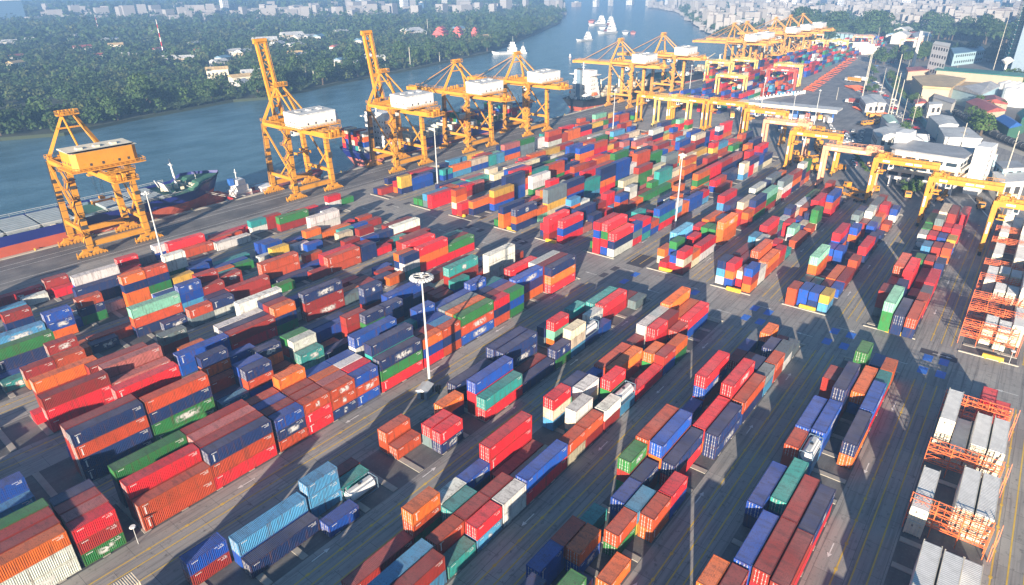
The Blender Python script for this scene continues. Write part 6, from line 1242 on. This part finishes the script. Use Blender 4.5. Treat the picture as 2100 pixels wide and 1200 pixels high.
# tank wagons
wg = thing('tank_wagon', 'black tank wagon in the train on the railway', 'wagon'); m = MB(); m.tube((0,0,2.4),(11,0,2.4),1.4,n=14); m.tube((5.2,0,3.7),(5.8,0,3.7),.5,n=8); m.build('tank', M['dark'], wg); m = MB(); m.box(-.4,11.4,-1,1,.9,1.2); m.build('frame', M['rubber'], wg); m = MB()
for x in (1.2,2.6,8.4,9.8):
    for y in (-.8,.8): m.tube((x,y-.1,.5),(x,y+.1,.5),.45,n=8)
m.build('wheels', M['dark'], wg); m = MB(); m.tube((1.5,0,2.4),(1.7,0,2.4),1.43,n=14); m.tube((9.3,0,2.4),(9.5,0,2.4),1.43,n=14); m.build('band', M['lgrey'], wg)
wg['group'] = 'tank wagons on the railway'
for i in range(11): f = i/10; x, y = at(2030+f*78, 281+f*32); x2, y2 = at(2038+f*78, 284.5+f*32); put(wg, x, y, 0, math.atan2(y2-y, x2-x))
for i in range(14): f = i/13; x, y = at(1955+f*70, 236+f*38); x2, y2 = at(1960+f*70, 238.6+f*38); put(wg, x, y, 0, math.atan2(y2-y, x2-x))
# poles and pylons
def pole(px, py, h, lb, r=.35, arms=False, group=None):
    x, y = at(px, py); m = MB(); m.tube((0,0,0),(0,0,h),r,r*.5,7)
    if arms:
        for z in (h-2,h-4.5): m.beam((-2.2,0,z),(2.2,0,z),.2)
    single('tall_pole' if not arms else 'power_pole', m, M['kerb'], lb, 'pole', (x,y,0), rv.random(), group)
for i, (px, py, h, l) in enumerate(((1768,200,40,'left of two tallest lamp poles behind the orange trailers'),(1776,175,36,'pole close right of the tall one behind the orange trailers'),(1817,253,40,'tallest slim pole in front of the expressway'),(1828,235,26,'slim pole beside the tallest one'),(1838,236,22,'third pole of the group by the expressway'),(1850,250,14,'short pole of the group right of the tallest'),(1870,256,18,'concrete pole near the mint roof, right'),(1805,197,20,'pole at the left edge of the expressway'),(2037,143,48,'tall red white striped looking mast before the green tower'),(1893,118,26,'pole among the trees left of the cream flats'),(1858,158,14,'pole left of the tan warehouse'),(1957,163,12,'pole before the tan warehouse'),(1540,250,10,'thin pole before the canopy'),(1715,205,9,'short lamp pole on the open road'),(2028,360,12,'lamp post in front of the blue and white building'),(1975,358,11,'lamp post right of the power pole'))): pole(px, py, h, l, .4 if h > 20 else .22)
pole(1955, 352, 22, 'power pole with cross arms in front of the broad white canopy', .35, True); pole(2048, 400, 26, 'power pole with cross arms at the right edge behind the yard crane', .3, True); pole(1795, 102, 26, 'distant power pole above the gate road', .3, True)
wt_ = thing('water_tower', 'white mushroom shaped water tower before the long green warehouse', 'water tower', (*at(2052,172),0)); m = MB(); m.tube((0,0,0),(0,0,17),.8,.8,8); m.build('stem', M['white'], wt_); m = MB(); m.tube((0,0,15.5),(0,0,18.5),1.5,4.5,12); m.tube((0,0,18.5),(0,0,21),4.5,1.2,12); m.build('bowl', M['white'], wt_)
# low white wall with posts by the container field, far stacks
m = MB(); pw = smooth([(1500,235),(1560,205),(1650,192)],4)
for a, c in zip(pw, pw[1:]): p, q = at(*a), at(*c); m.beam((*p,.6),(*q,.6),.3,1.2)
for a in smooth([(1500,235),(1560,205),(1650,192)],14): p = at(*a); m.box(p[0]-.4,p[0]+.4,p[1]-.4,p[1]+.4,0,2.4)
single('barrier_wall', m, M['white'], 'white wall with evenly spaced posts in front of the far container field', 'wall')
FV, FF, FC = [], [], []
def fbox(x, y, z, rz, L, c, H=2.6, Wd=2.44):
    n = len(FV); cs, sn = math.cos(rz), math.sin(rz)
    for zz in (0, H):
        for ex, ey in ((0,0),(L,0),(L,Wd),(0,Wd)): FV.append((x+ex*cs-ey*sn, y+ex*sn+ey*cs, z+zz))
    for fc in ((4,5,6,7),(0,1,5,4),(1,2,6,5),(2,3,7,6),(3,0,4,7)): FF.append(tuple(n+v for v in fc)); FC.extend([(*c,1)]*4)
rf_ = random.Random(77)
def field(x0, x1, y0, y1, cap):
    y = y0; k = 0
    while y < y1:
        for r in range(6):
            x = x0(y) if callable(x0) else x0; h0 = rf_.randint(2,4)
            while x < (x1(y) if callable(x1) else x1):
                if rf_.random() < .1: h0 = rf_.randint(1,4)
                if rf_.random() < .9:
                    for t in range(max(1, min(cap, h0+rf_.choice((-1,0,0,1))))):
                        fbox(x, y, t*2.6, 0, 12.0, PAL[rf_.choice('mmmuurronnnbbbgtkw')])
                x += 12.6
            y += 2.75
        y += 8
field(430, lambda y: 560+0*y, 165, 214, 4); field(568, 690, 172, 226, 5); field(702, 1010, 178, 226, 5)
for i in range(26): fbox(520+rf_.uniform(0,18), 150+i*.9, rf_.choice((0,2.6,5.2)), 0, 6, PAL[rf_.choice('rmuke')])
me = bpy.data.meshes.new('far_container_mass'); me.from_pydata(FV, [], FF); a_ = me.color_attributes.new('hue', 'FLOAT_COLOR', 'CORNER'); a_.data.foreach_set('color', np.array(FC, dtype=np.float32).ravel()); me.materials.append(M['mass'])
props(link('far_container_stacks', me), 'far field of mixed red and blue container stacks beyond the gate', 'container stacks', kind='stuff')
for i, (px, py, n) in enumerate(((1655,108,5),(1700,112,8),(1745,112,7),(1778,112,5))):
    for k in range(n):
        x, y = at(px+k*6, py-k*.4); FLD = MB(); FLD.box(0,12,0,14,0,rf_.choice((8,10.5,13))); 
        single('storage_block', FLD, M['cream'] if k % 2 else M['lgrey'], 'pale stack of white boxes in the storage row left of the orange stacking crane', 'stack', (x,y,0), .2, 'pale stacks in the far storage row')
# trees on this side
def trees_px(pts, n, jit, kinds=(0,1,2), s=(.8,1.3), g='', lb=''):
    for i in range(n):
        k = rt.choice(kinds); j = rt.randrange(len(pts)-1); f = rt.random(); px = pts[j][0]+(pts[j+1][0]-pts[j][0])*f; py = pts[j][1]+(pts[j+1][1]-pts[j][1])*f; x, y = at(px, py)
        o = put(TR[k], x+rt.uniform(-jit,jit), y+rt.uniform(-jit,jit), 0, rt.uniform(0,6.28), TLAB[k].split(' among')[0]+' '+lb, rt.uniform(*s)); o['group'] = ['dark trees ','light green trees ','big trees '][k]+lb
trees_px([(1792,134),(1830,126),(1900,124),(1960,118),(2040,128),(2110,134)], 60, 8, s=(.6,1.0), lb='in the belt behind the green warehouse'); trees_px([(1880,112),(1960,112),(2110,122)], 30, 10, s=(.6,1.0), lb='in the belt behind the green warehouse')
trees_px([(1790,142),(1782,168),(1790,200)], 9, 3, (1,1,0), (.35,.6), lb='along the left edge of the expressway'); trees_px([(1822,150),(1832,175),(1855,200),(1880,220)], 16, 3, (1,0), (.35,.6), lb='on the right bank of the expressway'); trees_px([(1985,262),(2015,275),(2025,285)], 7, 4, (1,1), (.8,1.2), lb='by the railway near the white canopy'); trees_px([(1840,285),(1846,295)], 2, 1, (1,), (.7,.9), lb='between the villa and the car park'); trees_px([(1855,395),(1880,398)], 5, 2, (1,), (.4,.6), lb='in front of the office building'); trees_px([(1990,225),(2030,235)], 7, 5, (1,0), (.6,.9), lb='below the pale red roof'); trees_px([(2050,172),(2085,180)], 8, 6, (1,0), (.8,1.1), lb='beside the mushroom water tower'); trees_px([(1865,246),(1880,250)], 3, 2, (1,), (.6,.8), lb='at the expressway near the short poles')
trees_px([(1615,76),(1648,82)], 12, 14, (0,2), (1.4,2.2), lb='in the clump behind the far cranes'); trees_px([(1690,78),(1750,82),(1800,84)], 30, 14, (0,2), (1.3,2.0), lb='in the line before the striped factory roof'); trees_px([(1900,78),(1990,84),(2060,92)], 30, 16, (0,2), (1.2,1.8), lb='around the cream flats')
# the town: individual houses near, the rest as one mass; towers
tw = MB()
TWL = [(28,50,34,-20,2),(10,48,12,22,1),(262,42,36,12,2),(268,14,8,-40,0),(310,38,16,10,1),(465,38,12,-30,1),(492,35,10,12,1),(520,35,14,20,0),(586,28,8,5,1),(610,28,16,10,1),(640,28,14,10,0),(690,25,20,-5,1),(715,30,10,8,0),(745,30,20,-10,2),(765,30,14,-5,1),(790,30,14,5,0),(830,28,14,-20,1),(865,28,8,-5,2),(912,24,10,-20,0),(922,22,16,0,1),(962,22,8,-10,0),(1000,20,14,5,1),(1040,18,20,5,2),(1075,22,6,-5,1),(1112,18,10,2,0),(1146,18,8,-10,1),(1182,14,16,0,3),(1222,14,12,-5,1),(1252,12,8,-18,0),(1292,10,16,-5,1),(1330,12,10,-12,0),(1372,12,14,-6,1),(1418,12,20,0,3),(1470,15,14,-20,1),(1500,18,10,0,0),(1540,16,20,-4,3),(1575,20,12,-6,1),(1608,24,22,-6,0),(1628,26,14,-10,1),(1660,20,14,0,3),(1720,27,10,-20,1),(1734,22,12,-15,0),(1760,14,16,-12,1),(1800,12,12,-10,0),(1858,24,20,-12,1),(1895,16,14,-10,3),(1962,17,14,-25,1),(1990,12,16,-10,0),(2014,16,22,-20,2),(2034,26,24,-26,2),(2076,22,20,-30,1),(2094,12,12,-30,0),(95,44,18,36,1),(140,46,20,38,1),(355,40,16,34,0),(405,38,14,30,1),(555,32,16,22,1),(2000,28,16,16,1),(1940,30,18,20,0),(1780,30,16,18,1)]
for i, (px, py, wpx, top, k) in enumerate(TWL):
    x, y = at(px, py); D = math.hypot(x, y); wd = wpx/FPX*D*.98; h = max(12, CAMH-(top+38)*D/FPX*1.05 if top > -38 else CAMH+(-38-top)*D/FPX)
    h = min(max(h, 14), 140); t = thing('tower_block', '', 'tower', (x,y,-1), rt.uniform(-.3,.3)); m = MB(); m.box(-wd/2,wd/2,-wd*.35,wd*.35,0,h); m.build('facade', TW[k], t); m = MB(); m.box(-wd*.2,wd*.2,-wd*.15,wd*.15,h,h+4); m.box(-wd/2,wd/2,-wd*.35,wd*.35,h,h+.8); m.build('roof', M['walll'], t)
    t['label'] = ['cream','white','blue glass','brown'][k]+' '+('slim' if wpx < 13 else 'broad')+' high-rise on the hazy '+('far left' if px < 450 else 'left' if px < 800 else 'middle' if px < 1300 else 'right' if px < 1800 else 'far right')+' skyline'; t['group'] = t['label']+'s'
TH_ = [make_house(12,10,6,M['roofred'],M['walll'],'town_house'), make_house(18,12,8,M['roofw'],M['walll'],'town_house'), make_house(14,10,7,M['roofg'],M['cream'],'town_house'), make_house(11,9,6,M['roofred'],M['wallt'],'town_house'), make_house(24,14,11,M['walll'],M['walll'],'town_house'), make_house(16,12,7,M['roofblue'],M['walll'],'town_house')]
def town_ok(x, y): return (inside(right+qp, x, y) and (y < 190 or x > 1060) and (x > 930 or y < 60)) 
cnt = 0
for _ in range(1500):
    if cnt >= 270: break
    px, py = rt.uniform(1500, 2100), rt.uniform(33, 92); x, y = at(px, py)
    if not town_ok(x, y) or (1650 < px < 1820 and py > 46) or (px > 1880 and py > 62) or py > 92-(1 if px > 1800 else 20): continue
    k = rt.choice((0,0,1,2,3,3,4,5)); o = put(TH_[k], x, y, 0, rt.uniform(-.4,.4), None, rt.uniform(.9,1.5)); cnt += 1
    o['label'] = ['small red roofed','white roofed','grey roofed','brick red roofed','flat pale','blue roofed'][k]+' house in the town beyond the terminal'; o['group'] = ['small red','white','grey','brick red','flat pale','blue'][k]+' roofed houses in the town'
hp = [MB(), MB()]
TV, TF, TC = [], [], []
def tbox(x, y, w_, d_, h, c, rz):
    n = len(TV); cs, sn = math.cos(rz), math.sin(rz)
    for zz in (-1, h):
        for ex, ey in ((-w_/2,-d_/2),(w_/2,-d_/2),(w_/2,d_/2),(-w_/2,d_/2)): TV.append((x+ex*cs-ey*sn, y+ex*sn+ey*cs, zz))
    for i, fc in enumerate(((4,5,6,7),(0,1,5,4),(1,2,6,5),(2,3,7,6),(3,0,4,7))): TF.append(tuple(n+v for v in fc)); TC.extend([(*(c if i == 0 else (.30,.29,.28)),1)]*4)
RC = [(.30,.10,.08),(.32,.09,.07),(.28,.11,.09),(.42,.41,.40),(.5,.49,.46),(.24,.24,.26),(.32,.22,.17),(.18,.24,.3)]
for _ in range(13000):
    px, py = rt.uniform(1330, 2130), 14+56*rt.random()**1.3; x, y = at(px, py)
    if not town_ok(x, y) or (1650 < px < 1820 and py > 46) : continue
    s = rt.uniform(6, 11)*(1+rt.random()*(1.8 if rt.random() < .12 else .2)); tbox(x, y, s*rt.uniform(1,1.6), s, rt.uniform(3.5,7)+(rt.random() < .08)*rt.uniform(6,26), rt.choice(RC), rt.uniform(-.5,.5))
for _ in range(2600):
    px, py = rt.uniform(-20, 1330), rt.uniform(30, 50)-max(0,(rt.random()*1.0)); py -= max(0, (px-500)/900*22); x, y = at(px, py)
    if not inside(bank, x, y): continue
    s = rt.uniform(9, 22); tbox(x, y, s*rt.uniform(1,1.8), s, rt.uniform(5,9)+(rt.random() < .07)*rt.uniform(8,30), rt.choice(RC[2:5]+[(.45,.44,.42)]), rt.uniform(-.5,.5))
me = bpy.data.meshes.new('town_mass'); me.from_pydata(TV, [], TF); a_ = me.color_attributes.new('hue', 'FLOAT_COLOR', 'CORNER'); a_.data.foreach_set('color', np.array(TC, dtype=np.float32).ravel())
tm_ = NT('town_plaster'); me.materials.append(tm_.done(tm_.n('ShaderNodeVertexColor', layer_name='hue').outputs['Color'], .8)); props(link('distant_town', me), 'dense low town of countless roofs reaching to the hazy skyline', 'town', kind='stuff')
P = []
for _ in range(3400):
    px, py = rt.uniform(1400, 2130), 16+66*rt.random(); x, y = at(px, py)
    if not town_ok(x, y): continue
    D = math.hypot(x, y); k = rt.uniform(6, 13); P.append(leaf_cloud(x, y, 3, k, k*1.1, 34, k*.28, rng))
props(link('town_trees', cloud_mesh('town_trees', np.concatenate(P), M['leafA'])), 'countless trees scattered between the roofs of the town', 'trees', kind='stuff')
# ---------------------------------------------------------------- haze
b = MB(); b.box(-900, 9000, -3500, 9000, WL-4.5, HAZE_TOP)
vm = bpy.data.materials.new('haze_air'); vm.use_nodes = True; nt = vm.node_tree; nt.nodes.remove(nt.nodes['Principled BSDF']); pv = nt.nodes.new('ShaderNodeVolumePrincipled'); pv.inputs['Color'].default_value = HAZE_COL; pv.inputs['Density'].default_value = HAZE; pv.inputs['Anisotropy'].default_value = 0.0
nt.links.new(pv.outputs[0], nt.nodes['Material Output'].inputs['Volume']); props(b.build('haze', vm), 'bluish haze over the river and city', kind='stuff')
bpy.context.view_layer.update()
